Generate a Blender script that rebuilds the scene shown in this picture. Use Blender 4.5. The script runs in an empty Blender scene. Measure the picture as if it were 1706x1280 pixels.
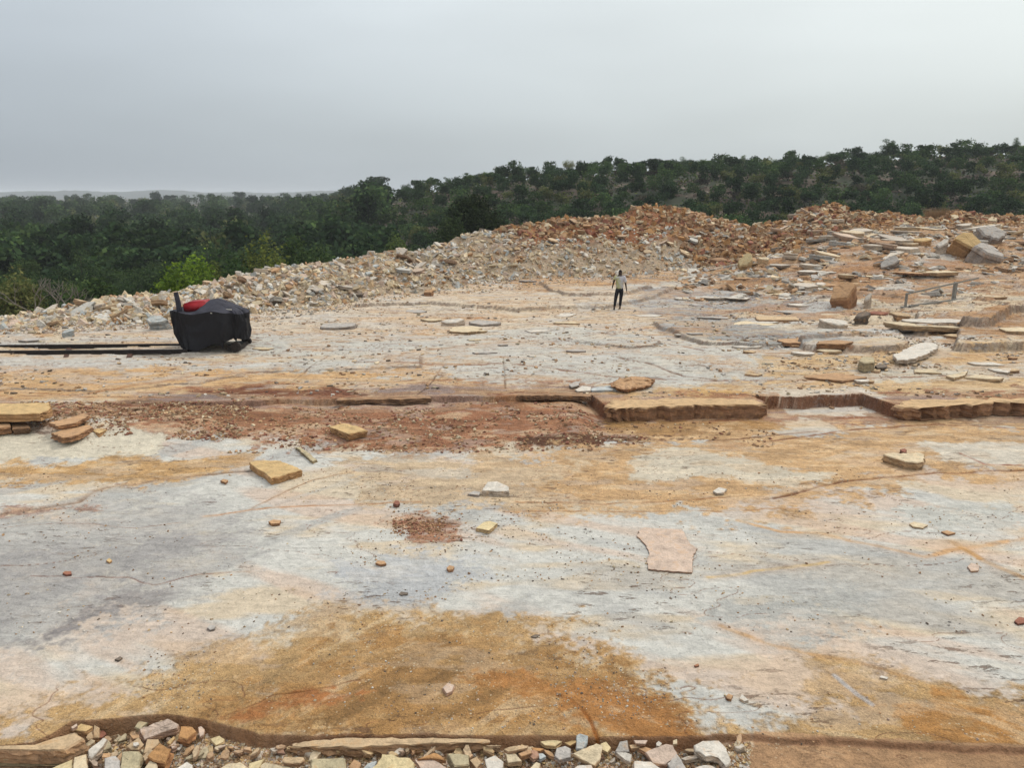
import bpy, bmesh, math, random
import numpy as np
from mathutils import Vector, Matrix
random.seed(7)
RNG = np.random.default_rng(11)
SC = bpy.context.scene
COL = SC.collection

# ------------------------------------------------------------------ camera, sky, sun, exposure
HC, PITCH, FPX = 4.8, math.radians(13.8), 1282.0
cam_d = bpy.data.cameras.new('camera'); cam = bpy.data.objects.new('camera', cam_d); COL.objects.link(cam)
cam.location = (0, 0, HC); cam.rotation_euler = (math.radians(90) - PITCH, 0, 0)
cam_d.sensor_width = 36.0; cam_d.lens = FPX / 1706 * 36.0
cam_d.clip_start = 0.1; cam_d.clip_end = 12000
SC.camera = cam
SC.view_settings.view_transform = 'Standard'; SC.view_settings.look = 'None'
SC.view_settings.exposure = 0.0; SC.view_settings.gamma = 1.0
SUN_EL, SUN_AZ = math.radians(52), math.radians(48)      # azimuth from +Y towards +X
world = bpy.data.worlds.new('World'); SC.world = world; world.use_nodes = True
nt = world.node_tree; nt.nodes.clear()
def N(t, typ, **kw):
    n = t.nodes.new(typ)
    for k, v in kw.items(): setattr(n, k, v)
    return n
out = N(nt, 'ShaderNodeOutputWorld')
sky = N(nt, 'ShaderNodeTexSky', sky_type='NISHITA', sun_disc=False)
sky.sun_elevation = SUN_EL; sky.sun_rotation = SUN_AZ; sky.dust_density = 4.0
bg1 = N(nt, 'ShaderNodeBackground'); bg1.inputs['Strength'].default_value = 0.08
nt.links.new(sky.outputs[0], bg1.inputs[0])
tc = N(nt, 'ShaderNodeTexCoord'); sep = N(nt, 'ShaderNodeSeparateXYZ'); nt.links.new(tc.outputs['Generated'], sep.inputs[0])
ramp = N(nt, 'ShaderNodeValToRGB'); nt.links.new(sep.outputs['Z'], ramp.inputs[0])
e = ramp.color_ramp.elements
e[0].position = 0.0; e[0].color = (0.42, 0.455, 0.485, 1)
e[1].position = 1.0; e[1].color = (1.30, 1.30, 1.32, 1)
for p, c in ((0.08, (0.475, 0.51, 0.535)), (0.22, (0.63, 0.67, 0.70)), (0.5, (0.95, 0.97, 0.98))):
    el = e.new(p); el.color = (*c, 1)
# the cloud veil is thinner and warmer towards the sun (right), darker left
vx = N(nt, 'ShaderNodeMapRange'); nt.links.new(sep.outputs['X'], vx.inputs[0])
vx.inputs[1].default_value = -0.6; vx.inputs[2].default_value = 0.62; vx.inputs[3].default_value = 0.0; vx.inputs[4].default_value = 1.0
warm = N(nt, 'ShaderNodeMix', data_type='RGBA'); nt.links.new(vx.outputs[0], warm.inputs[0])
warm.inputs[6].default_value = (0.90, 0.94, 0.985, 1); warm.inputs[7].default_value = (1.42, 1.42, 1.33, 1)
mp = N(nt, 'ShaderNodeMapping'); nt.links.new(tc.outputs['Generated'], mp.inputs[0]); mp.inputs['Scale'].default_value = (1.2, 1.2, 5.0)
cn = N(nt, 'ShaderNodeTexNoise'); nt.links.new(mp.outputs[0], cn.inputs[0]); cn.inputs['Scale'].default_value = 1.3; cn.inputs['Detail'].default_value = 3; cn.inputs['Roughness'].default_value = 0.45
cr = N(nt, 'ShaderNodeMapRange'); nt.links.new(cn.outputs[0], cr.inputs[0])
cr.inputs[1].default_value = 0.3; cr.inputs[2].default_value = 0.7; cr.inputs[3].default_value = 0.90; cr.inputs[4].default_value = 1.12
m1 = N(nt, 'ShaderNodeMix', data_type='RGBA', blend_type='MULTIPLY'); m1.inputs[0].default_value = 1
nt.links.new(ramp.outputs[0], m1.inputs[6]); nt.links.new(warm.outputs[2], m1.inputs[7])
bg2 = N(nt, 'ShaderNodeBackground'); nt.links.new(m1.outputs[2], bg2.inputs[0]); nt.links.new(cr.outputs[0], bg2.inputs[1])
mx = N(nt, 'ShaderNodeMixShader'); mx.inputs[0].default_value = 0.93
nt.links.new(bg1.outputs[0], mx.inputs[1]); nt.links.new(bg2.outputs[0], mx.inputs[2]); nt.links.new(mx.outputs[0], out.inputs[0])
sd = bpy.data.lights.new('sun', 'SUN'); sun = bpy.data.objects.new('sun', sd); COL.objects.link(sun)
sd.energy = 1.6; sd.angle = math.radians(14); sd.color = (1.0, 0.95, 0.88)
S = Vector((math.sin(SUN_AZ) * math.cos(SUN_EL), math.cos(SUN_AZ) * math.cos(SUN_EL), math.sin(SUN_EL)))
sun.rotation_euler = S.to_track_quat('Z', 'Y').to_euler()
SC.cycles.use_adaptive_sampling = True
SC.cycles.max_bounces = 5; SC.cycles.diffuse_bounces = 3; SC.cycles.volume_bounces = 0
SC.cycles.transparent_max_bounces = 4

# ------------------------------------------------------------------ helpers
CP, SP = math.cos(PITCH), math.sin(PITCH)
def W(u, v, z=0.0):
    """world ground point seen at photo position (u, v) on the level z"""
    dep = PITCH + math.atan((v - 640.0) / FPX)
    y = (HC - z) / math.tan(dep)
    return ((u - 853.0) / FPX * (y * CP + (HC - z) * SP), y)
def Ydist(v, z=0.0): return (HC - z) / math.tan(PITCH + math.atan((v - 640.0) / FPX))
def SU(u, y, z):      # bearing x/y of photo column u at distance y, level z
    return (u - 853.0) / FPX * (CP + (HC - z) / y * SP)
def lin(c):
    c = np.asarray(c, float) / 255.0
    return np.where(c <= 0.04045, c / 12.92, ((c + 0.055) / 1.055) ** 2.4)
KALB = 0.80
QL = 1.0       # density of the quarry floor mesh
def C(r, g, b): return lin((r, g, b)) * KALB
def ss(a, b, x):
    t = np.clip((x - a) / (b - a), 0, 1); return t * t * (3 - 2 * t)
def vnoise(x, y, seed=0):
    xi = np.floor(x).astype(np.int64); yi = np.floor(y).astype(np.int64); fx = x - xi; fy = y - yi
    fx = fx * fx * fx * (fx * (fx * 6 - 15) + 10); fy = fy * fy * fy * (fy * (fy * 6 - 15) + 10)
    def h(i, j):
        n = (i * 374761393 + j * 668265263 + seed * 974634777) & 0xffffffff
        n = ((n ^ (n >> 13)) * 1274126177) & 0xffffffff
        n = ((n ^ (n >> 16)) * 2246822519) & 0xffffffff
        return ((n ^ (n >> 15)) & 0xffff) / 65535.0
    a = h(xi, yi); b = h(xi + 1, yi); c = h(xi, yi + 1); d = h(xi + 1, yi + 1)
    return (a + (b - a) * fx) * (1 - fy) + (c + (d - c) * fx) * fy
def fbm(x, y, o=4, seed=0, gain=0.5):
    s = 0.0; a = 1.0; t = 0.0
    for k in range(o):
        s = s + a * vnoise(x, y, seed + k * 17); t += a; a *= gain
        x, y = x * 1.93 + y * 0.31 + 3.7, y * 1.93 - x * 0.31 + 9.1
    return s / t
def polysd(x, y, P, pad=2.0):
    """signed distance to polygon P (inside positive), only exact near it"""
    P = np.asarray(P, float); d = np.full(x.shape, -99.0)
    m = (x > P[:, 0].min() - pad) & (x < P[:, 0].max() + pad) & (y > P[:, 1].min() - pad) & (y < P[:, 1].max() + pad)
    if not m.any(): return d
    px, py = x[m], y[m]; best = np.full(px.shape, 1e9); ins = np.zeros(px.shape, bool)
    for i in range(len(P)):
        a = P[i]; b = P[(i + 1) % len(P)]; e_ = b - a; L = max(float(e_ @ e_), 1e-12)
        t = np.clip(((px - a[0]) * e_[0] + (py - a[1]) * e_[1]) / L, 0, 1)
        best = np.minimum(best, (px - a[0] - t * e_[0]) ** 2 + (py - a[1] - t * e_[1]) ** 2)
        c = (a[1] > py) != (b[1] > py)
        if a[1] != b[1]: ins ^= c & (px < (b[0] - a[0]) * (py - a[1]) / (b[1] - a[1]) + a[0])
    d[m] = np.where(ins, 1, -1) * np.sqrt(best); return d
def linesd(x, y, P, pad=0.6):
    P = np.asarray(P, float); d = np.full(x.shape, 99.0)
    m = (x > P[:, 0].min() - pad) & (x < P[:, 0].max() + pad) & (y > P[:, 1].min() - pad) & (y < P[:, 1].max() + pad)
    if not m.any(): return d
    px, py = x[m], y[m]; best = np.full(px.shape, 1e9)
    for i in range(len(P) - 1):
        a = P[i]; b = P[i + 1]; e_ = b - a; L = max(float(e_ @ e_), 1e-12)
        t = np.clip(((px - a[0]) * e_[0] + (py - a[1]) * e_[1]) / L, 0, 1)
        best = np.minimum(best, (px - a[0] - t * e_[0]) ** 2 + (py - a[1] - t * e_[1]) ** 2)
    d[m] = np.sqrt(best); return d

def tag(o, label=None, cat=None, group=None, kind=None):
    for k, v in (('label', label), ('category', cat), ('group', group), ('kind', kind)):
        if v: o[k] = v
    return o
def link(name, me, mat=None, parent=None):
    o = bpy.data.objects.new(name, me); COL.objects.link(o)
    if mat and me is not None: me.materials.append(mat)
    if parent: o.parent = parent
    return o
def empty(name, loc, rz=0):
    o = bpy.data.objects.new(name, None); COL.objects.link(o); o.location = loc; o.rotation_euler = (0, 0, rz)
    o.empty_display_size = 0.2; return o
def mesh_np(name, V, faces, tint=None, dom='FACE', smooth=False):
    """faces: list of arrays (k, n) of vertex ids"""
    me = bpy.data.meshes.new(name); V = np.asarray(V, np.float32)
    me.vertices.add(len(V)); me.vertices.foreach_set('co', V.ravel())
    faces = [np.asarray(f, np.int32) for f in faces if len(f)]
    tot = np.concatenate([np.full(len(f), f.shape[1], np.int32) for f in faces]); idx = np.concatenate([f.ravel() for f in faces])
    me.loops.add(len(idx)); me.loops.foreach_set('vertex_index', idx)
    me.polygons.add(len(tot)); st = np.concatenate([[0], np.cumsum(tot)[:-1]]).astype(np.int32)
    me.polygons.foreach_set('loop_start', st)
    me.polygons.foreach_set('use_smooth', np.full(len(tot), smooth))
    me.update(calc_edges=True)
    if tint is not None:
        at = me.attributes.new('tint', 'FLOAT_COLOR', dom); t = np.ones((len(tint), 4), np.float32); t[:, :3] = tint
        at.data.foreach_set('color', t.ravel())
    return me
def xform(V, R, t): return np.asarray(V) @ np.asarray(R).T + np.asarray(t)

# ------------------------------------------------------------------ materials
def newmat(name):
    m = bpy.data.materials.new(name); m.use_nodes = True; t = m.node_tree; t.nodes.clear()
    o = N(t, 'ShaderNodeOutputMaterial'); b = N(t, 'ShaderNodeBsdfPrincipled'); t.links.new(b.outputs[0], o.inputs[0])
    b.inputs['Specular IOR Level'].default_value = 0.25
    return m, t, b
def noise(t, vec, scale, detail=3, rough=0.55, dist=0.0):
    n = N(t, 'ShaderNodeTexNoise'); n.inputs['Scale'].default_value = scale; n.inputs['Detail'].default_value = detail
    n.inputs['Roughness'].default_value = rough; n.inputs['Distortion'].default_value = dist; t.links.new(vec, n.inputs['Vector']); return n.outputs[0]
def mrange(t, v, a, b, c, d):
    n = N(t, 'ShaderNodeMapRange'); t.links.new(v, n.inputs[0])
    for i, q in enumerate((a, b, c, d)): n.inputs[i + 1].default_value = q
    return n.outputs[0]
def mathn(t, op, a, b=None):
    n = N(t, 'ShaderNodeMath', operation=op)
    for i, q in enumerate((a, b)):
        if q is None: continue
        if isinstance(q, (int, float)): n.inputs[i].default_value = q
        else: t.links.new(q, n.inputs[i])
    return n.outputs[0]
def mixc(t, fac, a, b, mode='MIX'):
    n = N(t, 'ShaderNodeMix', data_type='RGBA', blend_type=mode)
    for i, q in ((0, fac), (6, a), (7, b)):
        if isinstance(q, (int, float)): n.inputs[i].default_value = q
        elif isinstance(q, tuple): n.inputs[i].default_value = (*q, 1)
        else: t.links.new(q, n.inputs[i])
    return n.outputs[2]
def bump(t, b, h, strength, dist):
    n = N(t, 'ShaderNodeBump'); n.inputs['Strength'].default_value = strength; n.inputs['Distance'].default_value = dist
    t.links.new(h, n.inputs['Height']); t.links.new(n.outputs[0], b.inputs['Normal'])

def ground_material():
    m, t, b = newmat('layered_sandstone')
    g = N(t, 'ShaderNodeNewGeometry'); P = g.outputs['Position']
    tint = N(t, 'ShaderNodeAttribute', attribute_name='tint').outputs['Color']
    gr = N(t, 'ShaderNodeAttribute', attribute_name='grit').outputs['Fac']
    f1 = noise(t, P, 38, 4, 0.65); f2 = noise(t, P, 9, 4, 0.6, 0.6); f3 = noise(t, P, 2.2, 3, 0.6)
    mp_ = N(t, 'ShaderNodeMapping'); t.links.new(P, mp_.inputs[0]); mp_.inputs['Rotation'].default_value = (0, 0, 0.16); mp_.inputs['Scale'].default_value = (1.0, 2.6, 1.5)
    f4 = noise(t, mp_.outputs[0], 4.0, 5, 0.7, 0.8); f7 = noise(t, P, 75, 2, 0.6)
    # mineral grain: mild on bare slabs, strong on gritty stain
    amp = mrange(t, gr, 0, 1, 0.55, 1.0)
    g1 = mrange(t, f1, 0.28, 0.72, -0.24, 0.24); g2 = mrange(t, f2, 0.3, 0.7, -0.22, 0.22); g4 = mrange(t, f4, 0.32, 0.68, -0.20, 0.20)
    g4 = mathn(t, 'MULTIPLY', g4, mrange(t, gr, 0, 1, 1.0, 0.35)); g7 = mathn(t, 'MULTIPLY', mrange(t, f7, 0.3, 0.7, -0.30, 0.30), mrange(t, gr, 0.2, 1, 0.25, 1.0))
    s = mathn(t, 'ADD', mathn(t, 'ADD', mathn(t, 'ADD', g1, g2), g4), g7)
    s = mathn(t, 'ADD', mathn(t, 'MULTIPLY', s, amp), 1.0)
    c = mixc(t, 1.0, tint, s, 'MULTIPLY')
    cs = N(t, 'ShaderNodeCombineColor'); t.links.new(s, cs.inputs[0]); t.links.new(s, cs.inputs[1]); t.links.new(s, cs.inputs[2])
    c = mixc(t, 1.0, tint, cs.outputs[0], 'MULTIPLY')
    # rusty flecks and pale flecks
    fl = mathn(t, 'MULTIPLY', mrange(t, f1, 0.60, 0.70, 0, 1), mrange(t, f2, 0.50, 0.62, 0, 0.75))
    c = mixc(t, mathn(t, 'MULTIPLY', fl, mrange(t, gr, 0, 1, 0.35, 1.0)), c, tuple(C(120, 78, 44)))
    vo = N(t, 'ShaderNodeTexVoronoi'); t.links.new(P, vo.inputs['Vector']); vo.inputs['Scale'].default_value = 17
    v1 = mathn(t, 'MULTIPLY', mrange(t, vo.outputs['Distance'], 0.12, 0.22, 1, 0), mrange(t, f3, 0.50, 0.60, 0, 1))
    c = mixc(t, mathn(t, 'MULTIPLY', v1, mrange(t, gr, 0, 1, 0.25, 0.8)), c, tuple(C(222, 205, 175)))
    # short dark flaked cracks
    mp2 = N(t, 'ShaderNodeMapping'); t.links.new(P, mp2.inputs[0]); mp2.inputs['Rotation'].default_value = (0, 0, -0.12); mp2.inputs['Scale'].default_value = (0.8, 2.4, 1)
    f5 = noise(t, mp2.outputs[0], 3.1, 6, 0.75); f6 = noise(t, P, 0.6, 2)
    cra = mathn(t, 'MULTIPLY', mrange(t, f5, 0.575, 0.61, 0, 1), mrange(t, f6, 0.48, 0.62, 0, 0.7))
    c = mixc(t, cra, c, tuple(C(112, 82, 62)))
    # fine bedding lines on the upper bench
    mp3 = N(t, 'ShaderNodeMapping'); t.links.new(P, mp3.inputs[0]); mp3.inputs['Rotation'].default_value = (0, 0, 0.05); mp3.inputs['Scale'].default_value = (0.30, 1.15, 1)
    f8 = noise(t, mp3.outputs[0], 2.6, 9, 0.74, 0.4); sp_ = N(t, 'ShaderNodeSeparateXYZ'); t.links.new(P, sp_.inputs[0]); up = mrange(t, sp_.outputs['Y'], 16.8, 20, 0, 1)
    ln = mathn(t, 'MULTIPLY', mathn(t, 'SUBTRACT', 1.0, mrange(t, mathn(t, 'ABSOLUTE', mathn(t, 'SUBTRACT', f8, 0.545)), 0.004, 0.014, 0, 1)), mrange(t, f3, 0.38, 0.52, 0, 0.85))
    c = mixc(t, mathn(t, 'MULTIPLY', ln, up), c, tuple(C(128, 84, 58)))
    bl = mathn(t, 'MULTIPLY', mrange(t, f8, 0.60, 0.66, 0, 0.45), up); c = mixc(t, bl, c, tuple(C(196, 142, 96)))
    b2 = mathn(t, 'MULTIPLY', mrange(t, f8, 0.42, 0.36, 0, 0.6), up); c = mixc(t, b2, c, tuple(C(160, 156, 152)))
    t.links.new(c, b.inputs['Base Color']); b.inputs['Roughness'].default_value = 0.88
    h = mathn(t, 'ADD', mathn(t, 'MULTIPLY', f1, mrange(t, gr, 0, 1, 0.35, 1.3)), mathn(t, 'MULTIPLY', f2, mrange(t, gr, 0, 1, 1.2, 2.6)))
    h = mathn(t, 'ADD', h, mathn(t, 'MULTIPLY', f4, 1.5)); h = mathn(t, 'SUBTRACT', h, mathn(t, 'MULTIPLY', cra, 0.6))
    bump(t, b, h, 0.9, 0.03)
    return m
def stone_material(name='quarried_stone', sc=1.0):
    m, t, b = newmat(name)
    g = N(t, 'ShaderNodeNewGeometry'); P = g.outputs['Position']
    tint = N(t, 'ShaderNodeAttribute', attribute_name='tint').outputs['Color']
    f1 = noise(t, P, 45 * sc, 4, 0.65); f2 = noise(t, P, 8 * sc, 4, 0.6, 0.5)
    mp_ = N(t, 'ShaderNodeMapping'); t.links.new(P, mp_.inputs[0]); mp_.inputs['Scale'].default_value = (1, 1, 9)
    f3 = noise(t, mp_.outputs[0], 6 * sc, 3, 0.6)
    s = mathn(t, 'ADD', mathn(t, 'ADD', mrange(t, f1, 0.3, 0.7, -0.18, 0.18), mrange(t, f2, 0.3, 0.7, -0.22, 0.22)), mrange(t, f3, 0.3, 0.7, 0.82, 1.15))
    cs = N(t, 'ShaderNodeCombineColor')
    for i in range(3): t.links.new(s, cs.inputs[i])
    c = mixc(t, 1.0, tint, cs.outputs[0], 'MULTIPLY')
    c = mixc(t, mathn(t, 'MULTIPLY', mrange(t, f2, 0.54, 0.64, 0, 0.55), mrange(t, f1, 0.45, 0.6, 0.4, 1)), c, tuple(C(176, 134, 88)))
    t.links.new(c, b.inputs['Base Color']); b.inputs['Roughness'].default_value = 0.9
    bump(t, b, mathn(t, 'ADD', mathn(t, 'ADD', f1, mathn(t, 'MULTIPLY', f2, 1.6)), f3), 0.7, 0.012 / sc)
    return m
def plain_material(name, col, rough=0.8, metal=0.0, nscale=6, namp=0.2, bmp=0.3, bd=0.01):
    m, t, b = newmat(name)
    tcn = N(t, 'ShaderNodeTexCoord'); f = noise(t, tcn.outputs['Object'], nscale, 5, 0.6)
    s = mrange(t, f, 0.3, 0.7, 1 - namp, 1 + namp); cs = N(t, 'ShaderNodeCombineColor')
    for i in range(3): t.links.new(s, cs.inputs[i])
    t.links.new(mixc(t, 1.0, tuple(col), cs.outputs[0], 'MULTIPLY'), b.inputs['Base Color'])
    b.inputs['Roughness'].default_value = rough; b.inputs['Metallic'].default_value = metal
    bump(t, b, f, bmp, bd); return m
def leaf_material(name, use_tint=True):
    m = bpy.data.materials.new(name); m.use_nodes = True; t = m.node_tree; t.nodes.clear()
    o = N(t, 'ShaderNodeOutputMaterial'); d = N(t, 'ShaderNodeBsdfDiffuse'); tr = N(t, 'ShaderNodeBsdfTranslucent'); mxs = N(t, 'ShaderNodeMixShader')
    tint = N(t, 'ShaderNodeAttribute', attribute_name='tint').outputs['Color']
    oi = N(t, 'ShaderNodeObjectInfo'); hs = N(t, 'ShaderNodeHueSaturation'); t.links.new(tint, hs.inputs['Color'])
    t.links.new(mrange(t, oi.outputs['Random'], 0, 1, 0.47, 0.515), hs.inputs['Hue']); t.links.new(mrange(t, oi.outputs['Random'], 0, 1, 1.35, 0.72), hs.inputs['Value'])
    t.links.new(hs.outputs[0], d.inputs[0]); t.links.new(hs.outputs[0], tr.inputs[0]); mxs.inputs[0].default_value = 0.25
    t.links.new(d.outputs[0], mxs.inputs[1]); t.links.new(tr.outputs[0], mxs.inputs[2]); t.links.new(mxs.outputs[0], o.inputs[0]); return m
def tint_material(name):
    m, t, b = newmat(name); t.links.new(N(t, 'ShaderNodeAttribute', attribute_name='tint').outputs['Color'], b.inputs['Base Color'])
    b.inputs['Roughness'].default_value = 0.95; return m
M_GROUND = ground_material(); M_STONE = stone_material(); M_RUB = stone_material('rubble_stone', 0.5)
M_LEAF = leaf_material('foliage'); M_BARK = plain_material('bark', (0.055, 0.042, 0.032), 0.95, nscale=14)
M_TERR = tint_material('wooded_ground')

# ------------------------------------------------------------------ the lie of the land
TAB = [(-300,25,28,556),(-200,26,29,548),(0,27.5,30.5,533),(100,28,31.5,518),(200,29,33,497),(300,30,34.5,491),(360,31,36,472),(450,32.5,38,448),
       (560,35,41,434),(700,40,46,421),(740,41,47.5,408),(800,43,50,387),(900,45,52,374),(1000,47,55,363),(1090,48,57,347),(1180,50,58,361),
       (1250,50,58,379),(1310,51,58,373),(1335,52,59,354),(1385,53,60,343),(1420,54,60,358),(1500,55,61,359),(1560,56,62,364),
       (1600,56,62,352),(1640,57,62,361),(1706,57,62,363),(1900,57,63,362),(2200,57,63,362)]
_t = []
for u, yb, yc, vc in TAB:
    zc = HC - yc * math.tan(PITCH + math.atan((vc - 640) / FPX)); _t.append((SU(u, yc, zc), yb, yc, zc))
TS, TB, TC, TZ = [np.array(q) for q in zip(*_t)]
SQ = lambda u: (u - 853.0) / FPX * 1.0
def rise(s, y):       # the quarry floor climbs towards the back right
    return 2.3 * ss(36, 57, y) * ss(SQ(1120), SQ(1480), s)
BENCH = [W(*p) for p in [(-500,690),(0,688),(150,688),(370,668),(520,665),(700,661),(860,657),(985,657),(1012,678),(1100,675),(1278,672),(1252,660),
         (1330,661),(1437,655),(1493,675),(1600,672),(1706,668),(2300,664)]] + [(140,90),(-140,90)]
PLATES = [([(1590,590),(1706,586),(2100,582),(2100,520),(1750,530),(1600,560)],.28), ([(1100,545),(1140,560),(1180,573),(1250,582),(1330,577),(1500,562),(1480,520),(1300,520),(1180,528),(1090,538)],.14),
          ([(1520,560),(1640,563),(1680,548),(1720,542),(1850,520),(1600,512),(1530,532)],.33), ([(590,512),(700,506),(860,517),(1010,511),(1040,506),(1120,486),(900,488),(610,494)],.15),
          ([(940,494),(1040,492),(1130,481),(1290,478),(1290,466),(900,472)],.15), ([(1060,464),(1180,463),(1300,460),(1420,452),(1420,440),(1060,450)],.14),
          ([(1180,477),(1290,473),(1300,462),(1190,466)],.1), ([(1300,510),(1420,500),(1520,505),(1706,520),(1900,500),(1500,480),(1330,492)],.12),
          ([(1340,590),(1450,594),(1510,590),(1500,565),(1380,566),(1330,575)],.2), ([(0,648),(150,652),(330,640),(420,622),(700,615),(700,600),(0,610)],.03),
          ([(1050,585),(1085,583),(1100,570),(1040,567),(960,570),(1000,578)],.07)]
PLATES = [([W(*p) for p in P], h) for P, h in PLATES]
LOW = -0.30
EDGE = [W(u, v, LOW) for u, v in [(-700,1262),(-80,1250),(0,1243),(52,1240),(88,1222),(118,1203),(170,1199),(235,1192),(275,1190),(335,1200),(395,1217),(430,1228),(520,1229),(640,1228),
        (700,1226),(800,1229),(900,1229),(1010,1230),(1060,1228),(1160,1227),(1250,1226),(1300,1231),(1400,1232),(1500,1240),(1620,1246),(1706,1249),(2400,1275)]]
LOWPOLY = EDGE + [(60, 2.0), (-60, 2.0)]
def floor_h(x, y, full=False):
    x = np.asarray(x, float); y = np.asarray(y, float); s = x / y
    warp = (fbm(x * 1.7, y * 1.7, 3, 5) - .5) * 0.22; jag = (fbm(x * 5, y * 7, 4, 6, .65) - .5) * .16
    sdB = polysd(x, y + warp * .8 + jag, BENCH, 4.0); far = (y > 19.5); sdB = np.where(far, 9, np.where(sdB < -50, np.where(y > 17.5, 9, -9), sdB))
    zb = LOW + (0 - LOW) * ss(-.035, .0, sdB)
    # debris thrown down against the face of the bench
    deb = ss(-3.2, -0.3, sdB) * (sdB < 0) * ss(SQ(1010) , SQ(950), s) * (.16 + .26 * fbm(x * .9, y * .9, 4, 9)) * (0.8 + .35 * ss(SQ(430), SQ(330), s))
    deb = np.where(sdB > -.4, deb * (0.75 + .25 * ss(.0, -.4, sdB)), deb)
    z = zb + np.where(sdB < 0, np.minimum(deb, -zb * .9), 0)
    z += rise(s, y)
    dm = np.full(x.shape, 9.0)
    for P, h in PLATES:
        sd = polysd(x, y + warp * 2 + jag, P, 1.5); z += h * ss(-.07, .03, sd); dm = np.where((sd > -.16) & (sd < .03), np.minimum(dm, -sd), dm)
    # thin sandstone layers, each ending in a low broken edge
    right = ss(SQ(1050), SQ(1350), s) * ss(24, 34, y)
    def F(xx, yy): return fbm(xx * .10 + 3, yy * .22, 6, 21, .60) * 22
    f0 = F(x, y); e_ = .03; gx = (F(x + e_, y) - f0) / e_; gy = (F(x, y + e_) - f0) / e_
    near = ss(19, 15.5, y); k = 1.0 - .70 * near
    f = f0 * k; gm = np.sqrt(gx * gx + gy * gy) * k + 1e-4
    q = np.floor(f); fr = f - q; d = fr / gm
    A = .006 + .022 * ss(17, 24, y) + .050 * right
    z += (q - 11 * k + ss(0, .03, d)) * A
    z += (fbm(x * .5, y * .5, 3, 31) - .5) * (.05 + .10 * right) + (fbm(x * 5, y * 5, 3, 33) - .5) * (.010 + .03 * right)
    # the near edge and the trough below it
    sdL = polysd(x, y + warp * .12 + jag * .3, LOWPOLY, 3.0); sdL = np.where(sdL < -50, np.where(y < 5.2, 9, -9), sdL)
    drop = .045 + .085 * ss(SQ(1300), SQ(1190), s) + .05 * ss(SQ(200), SQ(120), s)
    z -= drop * ss(-.015, .02, sdL) + .04 * ss(.2, .9, sdL) * ss(SQ(1350), SQ(1200), s)
    # spoil heaps round the rim
    yb = np.interp(s, TS, TB); yc = np.interp(s, TS, TC); zc = np.interp(s, TS, TZ)
    yb = yb + (fbm(s * 14, y * .0 + 3.3, 3, 41) - .5) * 3.0
    t = (y - yb) / (yc - yb); z0 = rise(s, np.minimum(y, yb))
    hz = z0 + (zc - z0) * np.clip(1 - (1 - np.clip(t, 0, 1)) ** 1.25, 0, 1)
    hz += (fbm(x * .55, y * .8, 4, 43) - .5) * 1.0 * ss(0, .35, t) * ss(0.2, 1.5, zc - z0) * ss(1.3, .8, t) + (fbm(x * 2.6, y * 2.6, 3, 44) - .5) * .22 * ss(0, .1, t)
    hz = np.where(t > 1, hz - np.maximum(y - yc - .4, 0) * .62, hz)
    hm = ss(0, .06, t)
    z = z * (1 - hm) + hz * hm
    if not full: return z
    return z, dict(sdB=sdB, dm=dm, d=d, q=q, sdL=sdL, t=t, s=s, right=right, near=near, fr=fr, deb=deb)
def gz(x, y): return float(floor_h(np.array([x]), np.array([y]))[0])

def P_(pts, z=LOW): return [W(u, v, z) for u, v in pts]
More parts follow.
